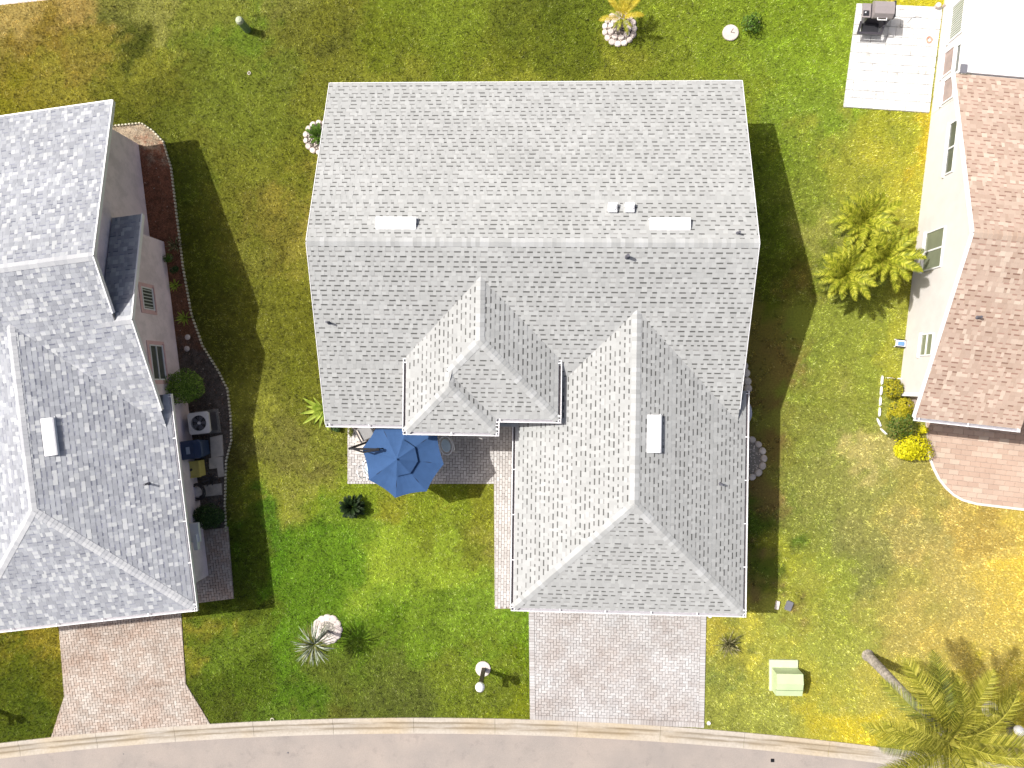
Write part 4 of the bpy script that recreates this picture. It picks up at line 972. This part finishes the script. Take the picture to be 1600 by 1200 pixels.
def bush(name, label, p, rx, ry, h, mat, n=900, ls=.06, lumps=6, cat='bush', group=None, mat2=None, hollow=.55, z0=0, stems=True):
    t = thing(name, label, cat, (p.x, p.y, z0), 0, group)
    L = [(random.uniform(-.45, .45) * rx, random.uniform(-.45, .45) * ry, random.uniform(.45, .72) * h, random.uniform(.4, .6)) for _ in range(lumps)] + [(0, 0, h * .5, .75)]
    for mi, (mt, frac) in enumerate(((mat, 1.0 if not mat2 else .6),) + (((mat2, .4),) if mat2 else ())):
        mb = MB()
        for _ in range(int(n * frac)):
            l = random.choice(L); a = random.uniform(0, 2 * PI); zz = random.uniform(-.6, 1); rr = math.sqrt(1 - min(1, zz * zz)); q = random.uniform(hollow, 1.0)
            c = Vector((l[0] + rr * math.cos(a) * rx * l[3] * q, l[1] + rr * math.sin(a) * ry * l[3] * q, max(.03, l[2] + zz * h * .48 * l[3] * q * 1.2)))
            nn = (Vector((rr * math.cos(a), rr * math.sin(a), zz + .5)) + Vector((random.uniform(-.6, .6), random.uniform(-.6, .6), random.uniform(-.3, .6)))).normalized()
            t1 = nn.orthogonal().normalized(); t1.rotate(Matrix.Rotation(random.uniform(0, 6.28), 3, nn)); t2 = nn.cross(t1); s = ls * random.uniform(.6, 1.25)
            mb.raw([c - t1 * s * .6, c + t2 * s * .32, c + t1 * s * .6, c - t2 * s * .32], [(0, 1, 2, 3)])
        mb.build('foliage', M[mt], t, 'stuff')
    if stems:
        mb = MB()
        for k in range(5):
            a = k * 1.26; mb.tube([(0, 0, 0), (math.cos(a) * rx * .25, math.sin(a) * ry * .25, h * .4), (math.cos(a) * rx * .45, math.sin(a) * ry * .45, h * .7)], [.02, .014, .006], 5)
        mb.build('stem', M['trunk'], t)
    return t
def ring_stones(parent, c, r, n, size, mat, h=.09, thin=.6, a0=0, arc=2 * PI, rnd=.08, name='stone'):
    mb = MB(); k_ = 10; pts = []
    for k in range(k_):
        a = 2 * PI * k / k_; pts.append((math.cos(a) * size * .5 * (1.0 if abs(math.cos(a)) < .8 else .92), math.sin(a) * size * .5 * thin ** 0))
    mb.prism(pts, 0, h * .6, inset=.0); mb.prism(pts, h * .6, h, inset=size * .12)
    me = mb.mesh(name, mat)
    for k in range(n):
        a = a0 + arc * k / n; s = random.uniform(1 - rnd, 1 + rnd)
        link(name, me, parent, mat4=Matrix.Translation((c[0] + math.cos(a) * r, c[1] + math.sin(a) * r, 0)) @ Matrix.Rotation(a + random.uniform(-.1, .1), 4, 'Z') @ Matrix.Diagonal((s, s * 1.06, 1, 1)))

# tall palm by the road
def tall_palm():
    b = at(1356, 1024); top = at(1480, 1152, 6.0); t = thing('palm_tree', 'tall feather palm with leaning pale trunk beside the road', 'palm tree', (b.x, b.y, 0))
    ln = (top.x - b.x, top.y - b.y); palm_trunk(t, 6.0, .20, .13, ln, rings=22)
    ms = [frond_mesh(3.3, 78, .60, M['frond_palm'], d, .023, u, .8, .026) for d, u in ((.45, .30), (.62, .32), (.36, .25))]
    cr = Matrix.Translation((ln[0], ln[1], 6.0)); mo = frond_mesh(2.8, 60, .60, M['frond_old_shaded'], .6, .028, .2, .5, .026)
    for k in range(26):
        a = k * 2.39996 + random.uniform(-.2, .2); lv = k / 26; tl = .95 - 1.25 * lv; sc = random.uniform(.88, 1.08) * (1 if lv < .8 else .85)
        link('frond', (mo if k > 18 or k < 6 and False else ms[k % 3]), t, mat4=cr @ Matrix.Rotation(a, 4, 'Z') @ Matrix.Rotation(-tl, 4, 'Y') @ Matrix.Rotation(random.uniform(-.4, .4), 4, 'X') @ Matrix.Scale(sc, 4))
    mb = MB(); mb.lathe((ln[0], ln[1], 5.9), [(.12, 0), (.17, .15), (.10, .45), (.04, .7)], 12); mb.build('crown_shaft', M['frond_palm'], t)
tall_palm()
# cluster of three pygmy palms by the white wall
ms = [frond_mesh(1.42, 38, .23, M['frond_yel'], d, .028, u, .9, .016) for d, u in ((.45, .35), (.6, .4))]; md = frond_mesh(1.25, 30, .24, M['frond_old_shaded'], .6, .03, .3, .5, .016)
for (c, h, lb, bp) in (((1352, 345), 1.7, 'northern yellow green palm of the clump near the white wall', (1330, 362)), ((1384, 403), 1.9, 'yellow green palm of the clump touching the window side of the white wall', (1358, 412)), ((1322, 428), 1.6, 'palm of the clump nearest the grey roofed house, edge in its shadow', (1302, 432))):
    b = at(bp[0], bp[1]); top = at(c[0], c[1], h); t = thing('palm_tree', lb, 'palm tree', (b.x, b.y, 0), 0, 'clump of small palms by the white wall'); ln = (top.x - b.x, top.y - b.y)
    palm_trunk(t, h, .09, .07, ln, rings=8)
    for k in range(42):
        a = k * 2.39996; lv = k / 42; tl = -.35 + 1.25 * lv; link('frond', md if k < 17 else ms[k % 2], t, mat4=Matrix.Translation((ln[0], ln[1], h)) @ Matrix.Rotation(a, 4, 'Z') @ Matrix.Rotation(-tl, 4, 'Y') @ Matrix.Rotation(random.uniform(-.4, .4), 4, 'X') @ Matrix.Scale(random.uniform(.85, 1.1), 4))
# palm in scalloped ring at the back
b = at(968, 46); t = thing('palm_tree', 'small golden palm in a double ring of pale stones on the back lawn', 'palm tree', (b.x, b.y, 0))
palm_trunk(t, .9, .09, .06, rings=5)
ms = [frond_mesh(1.15, 26, .20, M['frond_gold'], .5, .026, .45, .4, .012), frond_mesh(1.1, 26, .18, M['frond_yel'], .6, .026, .4, .4, .012)]
for k, (a, s) in enumerate(((1.2, 1.05), (.75, 1.0), (1.65, 1.0), (2.15, 1.0), (.25, .8), (2.7, .6), (3.2, .9), (-.1, .9), (-.7, .55), (-1.2, .7), (-1.9, .6), (1.4, .6), (4.0, .6))):
    link('frond', ms[0 if s > .85 else 1], t, mat4=Matrix.Translation((0, 0, .88)) @ Matrix.Rotation(a, 4, 'Z') @ Matrix.Rotation(-random.uniform(.05, .6), 4, 'Y') @ Matrix.Scale(s, 4))
def planter(lb, p, r, n, size, mat, cat='planter', arc=2 * PI, a0=0, fill=None, h=.09, double=False, group=None):
    t = thing('stone_ring', lb, cat, (p.x, p.y, 0), 0, group)
    ring_stones(t, (0, 0), r, n, size, mat, h, a0=a0, arc=arc)
    if double: ring_stones(t, (0, 0), r * .62, max(6, int(n * .62)), size, mat, h * 1.6)
    if fill:
        mb = MB(); mb.lathe((0, 0, 0), [(r, 0), (r * .9, .05), (r * .3, .07)], 28); mb.build('planting_bed', M[fill], t)
        if fill in ('gravel', 'soil'):
            mb = MB()
            for _ in range(160):
                a = random.uniform(0, 6.28); q = r * .85 * math.sqrt(random.random()); s = random.uniform(.015, .04); mb.lathe((q * math.cos(a), q * math.sin(a), .05), [(s, 0), (s * .7, s * .6)], 5)
            mb.build('pebbles', M['stone_grey'], t, 'stuff')
    return t
planter('double ring of pale scalloped stones around the golden palm on the back lawn', b, .60, 15, .26, M['stone'], double=True, fill='soil')
planter('half hidden ring of pale stones on the lawn left of the grey roof edge', at(501, 215), .62, 15, .24, M['stone'], fill='soil')
b = at(501, 215); t = thing('cycad', 'small green cycad inside the ring beside the grey roof edge', 'plant', (b.x, b.y, .05))
place_leaves(t, [frond_mesh(.55, 20, .13, M['leaf_green'], .4, .025, .5, .4, .01)], 16, .12, (.0, .9))
planter('scalloped ring of overlapping pinkish slabs on the front lawn', at(512, 983), .47, 12, .36, M['stone'], fill='gravel', h=.07)
mb = MB(); 
b = at(512, 985); t = thing('yucca', 'silvery grey spiky palm growing from the scalloped ring on the front lawn', 'plant', (b.x, b.y, .05)); top = at(491, 1007, 1.7) - b
palm_trunk(t, 1.6, .06, .05, (top.x, top.y), rings=9)
ms = [blade_mesh(.80, .030, M['frond_grey'], .45, .4), blade_mesh(.70, .028, M['frond_grey'], .7, .35), blade_mesh(.75, .03, M['leaf_olive'], .5, .4)]
for k in range(230):
    a = random.uniform(0, 6.28) if k % 3 else random.gauss(-2.0, .9); m4 = Matrix.Translation((top.x, top.y, 1.6)) @ Matrix.Rotation(a, 4, 'Z') @ Matrix.Rotation(-random.uniform(-.6, .9), 4, 'Y') @ Matrix.Scale(random.uniform(.7, 1.25), 4)
    link('leaf', random.choice(ms), t, mat4=m4)
b = at(553, 790); t = thing('cycad', 'dark round sago palm on the front lawn below the umbrella', 'plant', (b.x, b.y, 0))
place_leaves(t, [frond_mesh(.60, 34, .12, M['frond_dark'], .5, .02, .45, .4, .012)], 34, .22, (-.1, 1.1))
b = at(1137, 1004); t = thing('yucca', 'brown green spiky yucca right of the pale driveway', 'plant', (b.x, b.y, 0))
ms = [blade_mesh(.62, .04, M['leaf_brown'], .25, .4), blade_mesh(.5, .035, M['leaf_brown'], .4, .4)]
for k in range(70):
    a = random.uniform(0, 6.28); link('leaf', random.choice(ms), t, mat4=Matrix.Translation((random.uniform(-.1, .1), random.uniform(-.1, .1), .05)) @ Matrix.Rotation(a, 4, 'Z') @ Matrix.Rotation(-random.uniform(-.1, 1.3), 4, 'Y') @ Matrix.Scale(random.uniform(.7, 1.2), 4))
b = at(508, 640); t = thing('bromeliad', 'lime green broad leaved plant poking out under the front left roof corner', 'plant', (b.x, b.y, 0))
ms = [blade_mesh(1.0, .16, M['leaf_lime'], .35, .45, .4)]
for a, s, tl in ((3.3, 1.0, .0), (3.75, 1.05, .1), (4.15, .75, .2), (4.5, .8, .1), (2.6, 1.0, .15), (2.9, .8, .3), (5.0, .95, .2), (2.2, .7, .3), (1.5, .7, .5), (.4, .6, .4), (5.6, .7, .3), (3.5, .6, .7), (4.3, .5, .8)):
    link('leaf', ms[0], t, mat4=Matrix.Translation((0, 0, .1)) @ Matrix.Rotation(a, 4, 'Z') @ Matrix.Rotation(-tl, 4, 'Y') @ Matrix.Scale(s, 4))
bush('shrub', 'low dark shrub against the front wall left of the patio', at(527, 668), .28, .22, .35, 'leaf_dark', 350, .06, 3)
bush('shrub', 'grey green shrub in the patio corner behind the sling chair', at(549, 672), .22, .35, .45, 'leaf_olive', 400, .05, 4)
bush('shrub', 'small dark shrub beside the round stepping stone on the back lawn', at(1172, 42), .62, .55, .6, 'leaf_green', 480, .08, 6)
# left bed
bush('bush', 'large round green bush north of the air conditioner', at(291, 608, .6), .95, .88, 1.55, 'leaf_mid', 5600, .06, 9, hollow=.8)
bush('bush', 'dark clipped bush between coiled hose and brick path', at(326, 804, .4), .78, .68, .95, 'leaf_dark', 4200, .065, 9, hollow=.8)
bush('shrub', 'small dark shrub by the lilac wall, upper of two', at(269, 404), .26, .28, .4, 'leaf_green', 420, .05, 4, group='low shrubs along the lilac wall')
bush('shrub', 'small dark shrub by the lilac wall, lower of two', at(275, 423), .26, .26, .4, 'leaf_dark', 420, .05, 4, group='low shrubs along the lilac wall')
for (c, lb, n, L) in (((276, 384), 'pale spiky plant nearest the extension corner in the mulch bed', 22, .45), ((275, 447), 'small yellowish rosette beside the louvred window in the mulch bed', 18, .30), ((290, 497), 'larger pale rosette near the edging in the mulch bed', 18, .38)):
    b = at(*c); t = thing('rosette_plant', lb, 'plant', (b.x, b.y, .01), 0, 'spiky plants in the mulch bed')
    ms = [blade_mesh(L, .055, M['leaf_brown'] if L > .4 else M['leaf_lime'], .3, .5)]
    place_leaves(t, ms, n, .03, (.0, 1.0), name='leaf')
for (c, lb) in (((294, 527), 'white round stake lamp head on the lilac wall side of the bed'), ((293, 545), 'pale round rock in the soil below the second window')):
    b = at(*c); mb = MB(); mb.lathe((b.x, b.y, .012), [(.10, 0), (.12, .04), (.08, .10), (.02, .12)], 12); tag(mb.build('rock', M['stone']), lb.replace('white round stake lamp head', 'pale round rock close by the wall') if 'lamp' in lb else lb, 'rock')
# right bushes
bush('bush', 'olive gold bush in the corner of the white edging', at(1396, 606, .3), .50, .50, .7, 'leaf_gold', 1500, .07, 7, mat2='leaf_olive', hollow=.7)
bush('bush', 'golden green bush against the porch corner trim', at(1402, 640, .3), .55, .55, .75, 'leaf_gold', 1700, .07, 7, hollow=.7)
bush('bush', 'dark olive bush in the middle of the right hand bed', at(1408, 665, .35), .72, .62, .9, 'leaf_olive', 2400, .07, 8, mat2='leaf_green', hollow=.7)
bush('bush', 'bright yellow bush next to the pink block driveway', at(1424, 696, .3), .98, .68, .75, 'leaf_yellow', 2600, .08, 10, hollow=.75)
bush('bush', 'little bright yellow bush beside the gutter corner', at(1441, 671, .3), .24, .24, .5, 'leaf_yellow', 320, .07, 3, hollow=.7)
def edging(pts, lb, w, mat, name='bed_edging', h=.10, gap=.012, L=.16, cat='edging', zb=0):
    t = thing(name, lb, cat, (pts[0][0], pts[0][1], 0)); o = Vector((pts[0][0], pts[0][1])); P = [Vector(p) - o for p in pts]
    me = MB(); k_ = 8; q = [(L * .5 * math.cos(2 * PI * k / k_ + .39), w * .5 * math.sin(2 * PI * k / k_ + .39)) for k in range(k_)]; me.prism(q, zb, h, inset=L * .12); me = me.mesh('edging_stone', mat)
    cnt = 0; carry = 0
    for a, b in zip(P[:-1], P[1:]):
        d = b - a; LL = d.length; d.normalize(); s = carry
        while s < LL:
            p = a + d * s; link('edging_stone', me, t, mat4=Matrix.Translation((p.x, p.y, 0)) @ Matrix.Rotation(math.atan2(d.y, d.x), 4, 'Z')); s += L + gap; cnt += 1
        carry = s - LL
    return t
edging(bed_left[:16], 'long curved chain of small cream stones edging the mulch bed', .09, M['stone_yel'], L=.125, gap=.02)
edging(px((1408, 592), (1378, 590), (1374, 640), (1373, 660), (1378, 672), (1386, 680)), 'white kerb edging around the yellow bushes', .09, M['white'], L=.42, gap=.004)
t = planter('half ring of rounded grey stones with gravel beside the garage wall', at(1160, 716), .84, 17, .29, M['stone_grey'], fill='gravel', h=.12)
t = thing('edging_stones', 'row of four grey stones along the wall north of the garage gutter', 'stones', tuple(at(1165, 590)))
me = MB(); me.lathe((0, 0, 0), [(.15, 0), (.17, .06), (.12, .13), (.03, .15)], 12); me = me.mesh('stone', M['stone_grey'])
for (a, b) in ((1162, 572), (1165, 583), (1167, 596), (1168, 607)):
    p = at(a, b) - at(1165, 590); link('stone', me, t, mat4=Matrix.Translation((p.x, p.y, 0)))
b = at(1169, 645, .9); mb = MB(); mb.lathe((b.x, b.y, 0), [(.16, 0), (.18, .05), (.18, .8), (.15, .9), (.05, .95)], 20, None, 1, 2.2)
tag(mb.build('propane_tank', simple('pale_blue_grey_tank', (.45, .47, .55), .4)), 'pale blue grey rounded tank half hidden by the garage gutter', 'tank')

# ------------------------------------------------------------------ street and garden objects
def post_lamp(b, label, full=True):
    t = thing('lamp_post', label, 'lamp post', (b.x, b.y, 0), 0, 'globe lamp posts along the road')
    mb = MB(); mb.lathe((-.03, .01, 0), [(.31, 0), (.31, .05), (.29, .06)], 24); mb.build('concrete_pad', M['stone'], t)
    mb = MB(); mb.box(-.075, .075, -.075, .075, .06, 1.52); mb.build('post', M['post_dk'], t)
    mb = MB(); mb.lathe((0, 0, 1.50), [(.05, 0), (.08, .02), (.08, .05), (.05, .07)], 16); mb.build('collar', M['post_dk'], t)
    mb = MB(); r = .185; mb.lathe((0, 0, 1.74), [(r * math.sin(a), -r * math.cos(a)) for a in [PI * (k + .5) / 12 for k in range(12)]], 24); mb.build('globe', M['globe'], t, smooth=True)
    mb = MB(); pr = [(-.08, 0), (.08, 0), (.08, .12), (.05, .17), (0, .19), (-.05, .17), (-.08, .12)]
    A = [(x, -.05, 1.12 + z) for x, z in pr]; B = [(x, -.41, 1.12 + z) for x, z in pr]; mb.poly(A); mb.poly(B, flip=True)
    for i in range(7): j = (i + 1) % 7; mb.poly([A[i], B[i], B[j], A[j]], flip=True)
    mb.build('mailbox', M['post_dk'], t); return t
lp = post_lamp(at(756, 1045), 'white globe lamp with round pale foot on the front lawn beside the driveway')
c = copy_tree(lp); c.location = at(-14, 1106); c['label'] = 'globe lamp outside the picture whose shadow falls on the lawn left of the pink driveway'
c = copy_tree(lp); p = at(1592, 1141, 1.72); c.location = (p.x, p.y, 0); c['label'] = 'white globe lamp partly behind the tall palm fronds'
b = at(1225, 1058)
t = thing('transformer_box', 'pale green steel utility box with sloping top on a pad near the road', 'utility box', (b.x, b.y, 0), .0)
mb = MB(); mb.box(-.60, .52, -.52, .72, 0, .09); mb.build('pad', simple('pad_green', (.52, .58, .40)), t)
mb = MB(); mb.raw([(-.52, -.48, .09), (.50, -.48, .09), (.50, .42, .09), (-.52, .42, .09), (-.52, -.48, .62), (.50, -.48, .62), (.50, .05, .78), (-.52, .05, .78), (.50, .42, .72), (-.52, .42, .72)],
    [(0, 1, 5, 4), (4, 5, 6, 7), (7, 6, 8, 9), (9, 8, 2, 3), (1, 2, 8, 6, 5), (0, 4, 7, 9, 3)]); mb.build('cabinet', M['green_box'], t)
mb = MB(); mb.box(-.54, .52, -.24, -.225, .66, .712); mb.build('lid_seam', M['green_post'], t)
mb = MB(); mb.box(-.03, .05, -.50, -.485, .25, .4); mb.build('lock', M['iron'], t)
for (c, lb, m, w_, h_, rz) in (((1232, 946), 'dark grey rectangular ground cover on the lawn right of the house', 'grey', .27, .40, .35), ((1214, 945), 'pale grey rectangular ground cover half in the house shadow', 'stone_grey', .15, .36, .2)):
    b = at(*c); mb = MB(); q = [(w_ / 2 * sx_, h_ / 2 * sy_) for sx_, sy_ in ((-1, -.8), (-.8, -1), (.8, -1), (1, -.8), (1, .8), (.8, 1), (-.8, 1), (-1, .8))]; mb.prism(q, 0, .085, inset=.012); o = mb.build('ground_cover', M[m]); o.location = (b.x, b.y, 0); o.rotation_euler.z = -rz; tag(o, lb, 'cover')
b = at(387, 47); t = thing('utility_pedestal', 'short green cylindrical utility post on the back lawn', 'post', (b.x, b.y, 0))
mb = MB(); mb.lathe((0, 0, 0), [(.15, 0), (.15, .72), (.14, .74)], 18); mb.build('body', M['green_post'], t)
mb = MB(); mb.lathe((0, 0, .74), [(.165, 0), (.165, .06), (.12, .14), (.04, .17)], 18); mb.build('cap', simple('pale_olive_cap', (.38, .42, .28)), t)
b = at(390, 115); mb = MB(); mb.tube([(b.x + .06 * math.cos(a), b.y + .06 * math.sin(a), .05) for a in [2 * PI * k / 12 for k in range(13)]], .018, 5); tag(mb.build('sprinkler', M['stone']), 'small pale sprinkler ring in the back lawn', 'sprinkler')
b = at(426, 1124); mb = MB(); mb.tube([(b.x + .07 * math.cos(a), b.y + .07 * math.sin(a), .05) for a in [2 * PI * k / 12 for k in range(9)]], .02, 5); tag(mb.build('sprinkler', M['stone_yel']), 'small sprinkler head at the lawn edge by the kerb', 'sprinkler')
for (c, lb) in (((1109, 962), 'white landscape light at the driveway corner under the eave'), ((1107, 1129), 'white landscape light at the driveway corner by the kerb')):
    b = at(*c); mb = MB(); mb.tube([(b.x + .06 * math.cos(a), b.y + .06 * math.sin(a), .06) for a in [2 * PI * k / 12 for k in range(13)]], .02, 5); mb.lathe((b.x, b.y, 0), [(.02, 0), (.03, .08)], 8); tag(mb.build('path_light', M['white']), lb, 'light')
b = at(1141, 52); t = thing('stepping_stone', 'round pinkish stepping stone with clock hand grooves on the back lawn', 'stone', (b.x, b.y, 0))
mb = MB(); mb.lathe((0, 0, 0), [(.32, 0), (.32, .07), (.295, .085)], 32); mb.build('slab', M['stone'], t)
mb = MB(); mb.bar((0, 0, .09), (.10, .15, .09), .018, .008); mb.bar((0, 0, .09), (.16, -.03, .09), .018, .008); mb.build('hand', M['post_dk'], t)
# air conditioner
b = at(318, 660); p = at(311, 661, .8)
t = thing('air_conditioner', 'white topped air conditioner with round fan grille beside the green bush', 'air conditioner', (p.x, p.y, .02), PHI_L)
mb = MB(); mb.prism([(-.5, -.5), (.5, -.5), (.5, .5), (-.5, .5)], -.02, .06, inset=.01); mb.build('pad', M['gravel'], t)
mb = MB(); mb.box(-.40, .40, -.40, .40, .06, .72); mb.build('casing', M['grey'], t)
for k in range(11):
    mb = MB(); z = .10 + k * .055; mb.box(.40, .412, -.38, .38, z, z + .02); mb.box(-.38, .38, .40, .412, z, z + .02); mb.build('louvre', M['grill_dk'], t)
mb = MB(); n = 32; ro_ = []; ri = []
for k in range(n):
    a = 2 * PI * k / n + PI / n; c, s = math.cos(a), math.sin(a); q = .44 / max(abs(c), abs(s)); q = min(q, .44 * 1.30); ro_.append((c * q, s * q)); ri.append((c * .315, s * .315))
for k in range(n):
    j = (k + 1) % n
    mb.raw([(*ro_[k], .80), (*ro_[j], .80), (*ri[j], .82), (*ri[k], .82), (*ro_[k], .71), (*ro_[j], .71), (*ri[j], .71), (*ri[k], .71)], [(0, 1, 2, 3), (4, 5, 1, 0), (3, 2, 6, 7)])
mb.build('top_cover', M['ac_white'], t)
mb = MB(); mb.lathe((0, 0, .73), [(.31, 0), (.31, .004)], 28); mb.build('fan_well', M['dark_hole'], t)
for k in range(5):
    a = k * 2 * PI / 5; m4 = Matrix.Rotation(a, 4, 'Z'); mb = MB(); mb.raw([m4 @ Vector(v) for v in ((.06, -.03, .755), (.27, -.10, .775), (.28, .07, .745), (.06, .04, .745))], [(0, 1, 2, 3)]); mb.build('fan_blade', M['lead'], t)
mb = MB(); mb.lathe((0, 0, .75), [(.07, 0), (.07, .04), (.05, .06)], 16); mb.build('fan_hub', M['ac_white'], t)
mb = MB()
for r in (.12, .18, .24, .30): mb.tube([(r * math.cos(2 * PI * k / 28), r * math.sin(2 * PI * k / 28), .825) for k in range(29)], .005, 4, cap=False)
for k in range(8): a = k * PI / 4; mb.bar((.06 * math.cos(a), .06 * math.sin(a), .825), (.315 * math.cos(a), .315 * math.sin(a), .825), .008)
mb.build('grille', M['grey'], t)
def bin_(p, label, m, w, d, h, kind):
    t = thing('wheelie_bin' if kind else 'storage_tub', label, 'bin', (p.x, p.y, .02), PHI_L)
    mb = MB(); k = .78 if kind else 1.0; mb.raw([(-w * k, -d * k, .03), (w * k, -d * k, .03), (w * k, d * k, .03), (-w * k, d * k, .03), (-w, -d, h), (w, -d, h), (w, d, h), (-w, d, h)], [(3, 2, 1, 0), (0, 1, 5, 4), (1, 2, 6, 5), (2, 3, 7, 6), (3, 0, 4, 7), (4, 5, 6, 7)]); mb.build('body', M[m], t)
    if kind:
        mb = MB(); mb.prism([(-w - .02, -d - .02), (w * .9, -d - .02), (w + .08, -d * .7), (w + .08, d * .7), (w * .9, d + .02), (-w - .02, d + .02)], h + .002, h + .07, inset=.04); mb.build('lid', M[m], t)
        mb = MB(); mb.box(-w * .35, w * .02, -d * .45, d * .35, h + .071, h + .076); mb.build('label_plate', simple('grey_label', (.30, .36, .46)), t)
        mb = MB(); mb.box(w * .3, w * .42, -d * .75, d * .75, h + .071, h + .09); mb.build('lid_rib', M[m], t)
        for s in (-1, 1):
            mb = MB(); mb.tube([(-w * .7, s * d * .8, .09), (-w * .7, s * d * .95, .09)], .09, 14); mb.build('wheel', M['black'], t)
    else:
        mb = MB(); mb.box(-w - .02, w + .02, -d - .02, -d + .02, h, h + .05); mb.box(-w - .02, w + .02, d - .02, d + .02, h, h + .05); mb.box(-w - .02, -w + .02, -d + .02, d - .02, h, h + .05); mb.box(w - .02, w + .02, -d + .02, d - .02, h, h + .05); mb.build('rim', M[m], t)
        mb = MB(); mb.box(-.06, .05, -.05, .04, h + .001, h + .012, None, Matrix.Rotation(.6, 4, 'Z')); mb.build('debris', M['post_dk'], t)
bin_(at(297, 703, 1.0), 'navy blue wheelie bin below the air conditioner', 'blue_bin', .42, .36, .95, True)
bin_(at(298, 734, .55), 'yellow rimmed recycling tub between the blue bin and the hose', 'yellow_bin', .36, .32, .50, False)
p = at(307, 769, .4); t = thing('garden_hose', 'coiled black hose on its pot under the left house gutter', 'hose', (p.x, p.y, .02))
mb = MB(); mb.lathe((0, 0, 0), [(.17, 0), (.2, .28), (.17, .29)], 20); mb.build('pot', M['stone_grey'], t)
mb = MB(); pts = []
for k in range(150): a = k * .26; r = .30 + .05 * math.sin(k * .37); pts.append((r * math.cos(a), r * math.sin(a), .28 + .02 * (k // 24) * .9 + .015 * math.sin(k)))
mb.tube(pts, .018, 5); mb.build('coil', M['black'], t)
p = at(331, 748); mb = MB(); 
for k in range(7): a = k * .9; mb.bar((p.x, p.y, .03 + k * .01), (p.x + .32 * math.cos(a), p.y + .28 * math.sin(a), .10 + .04 * k), .035, .03)
tag(mb.build('hose_cart', M['black']), 'tangle of black handles and hose on the slabs beside the yellow tub', 'cart')
for i, (q, lb) in enumerate(((((329, 600), (340, 600), (342, 640), (334, 640)), None), (((329, 683), (348, 679), (350, 712), (331, 716)), 'weathered square slab right of the blue bin'), (((327, 716), (349, 713), (350, 730), (328, 733)), 'narrow stained slab right of the yellow tub'), (((340, 731), (350, 729), (352, 744), (342, 746)), 'small pinkish slab by the bed edging'), (((318, 758), (347, 755), (348, 773), (318, 776)), 'mossy green slab between hose and dark bush'))):
    if lb is None: continue
    mb = MB(); pl = ccw(px(*q)); mb.prism(pl, .012, .07, inset=.012); tag(mb.build('paving_slab', M['concrete']), lb, 'slab')
# grill
p = at(1377, 20, .9); t = thing('barbecue_grill', 'charcoal grill with grey lid standing on the white slab patio', 'grill', (p.x, p.y, .06), PHI_R * .6)
mb = MB(); mb.box(-.45, .42, -.18, .38, .12, .78); mb.build('cabinet', M['grill_dk'], t)
mb = MB(); pr = [(-.22, 0), (-.24, .12), (-.14, .27), (.12, .30), (.34, .24), (.42, .10), (.42, 0)]
A = [(-.34, y, .80 + z) for y, z in pr]; B = [(.40, y, .80 + z) for y, z in pr]; mb.poly(A, flip=True); mb.poly(B)
for i in range(7): j = (i + 1) % 7; mb.poly([A[i], A[j], B[j], B[i]])
mb.build('lid', M['grill_lid'], t)
mb = MB(); mb.box(.40, .47, -.22, .40, .80, 1.02); mb.build('lid_end', M['black'], t)
mb = MB(); mb.tube([(-.16, -.24, .93), (-.16, -.32, .93), (.18, -.32, .93), (.18, -.24, .93)], .02, 8); mb.build('handle', M['white'], t)
mb = MB(); mb.box(-.72, -.40, -.20, .34, .80, .84); mb.build('side_shelf', M['grill_lid'], t)
mb = MB(); mb.box(-.68, -.46, -.14, .06, .842, .86); mb.build('control_panel', M['black'], t)
mb = MB(); mb.lathe((-.60, -.02, .862), [(.03, 0), (.025, .02)], 10); mb.build('knob', M['white'], t)
mb = MB(); mb.bar((-.62, -.20, .55), (-.66, -.62, .42), .07); mb.bar((.28, -.20, .55), (.22, -.62, .42), .07); mb.bar((-.68, -.60, .42), (.25, -.60, .42), .08); mb.build('front_shelf_frame', M['grill_dk'], t)
mb = MB(); mb.box(-.52, .12, -.54, -.2, .30, .40); mb.build('grease_tray', M['black'], t)
for i in (-.38, .34):
    for j in (-.12, .32):
        mb = MB(); mb.box(i - .03, i + .03, j - .03, j + .03, 0, .12); mb.build('leg', M['black'], t)
b = at(1440, 28); mb = MB(); mb.tube([tuple(at(*q, .075)) for q in ((1418, 36), (1424, 28), (1432, 26), (1440, 27))], .01, 5); tag(mb.build('cable', M['grey']), 'short grey cable with plug near the grill', 'cable')
mb = MB(); mb.tube([tuple(at(*q, .075)) for q in ((1412, 38), (1430, 47), (1440, 58), (1448, 72), (1457, 88))], .008, 5); tag(mb.build('cable', M['stone']), 'thin pale cable running across the white slabs to the wall', 'cable')
mb = MB(); pts = []
for k in range(40): a = k * .5; q = at(1452, 62, .075); r = .10 + .03 * math.sin(k * 1.7); pts.append((q.x + r * math.cos(a), q.y + r * 1.2 * math.sin(a), .075 + k * .0006))
mb.tube(pts, .009, 5); tag(mb.build('extension_cord', M['orange']), 'small coil of orange cord on the white slabs by the wall', 'cord')
for (c, s_) in (((1462, 12), .3), ((1475, 10), .25)):
    b = at(*c); mb = MB(); mb.lathe((b.x, b.y, .0), [(s_ * .3, 0), (s_ * .36, .22), (s_ * .3, .24)], 14); tag(mb.build('flower_pot', M['stone']), 'pale pot at the patio corner, ' + ('nearer the grill' if c[0] == 1462 else 'nearer the house wall'), 'pot')
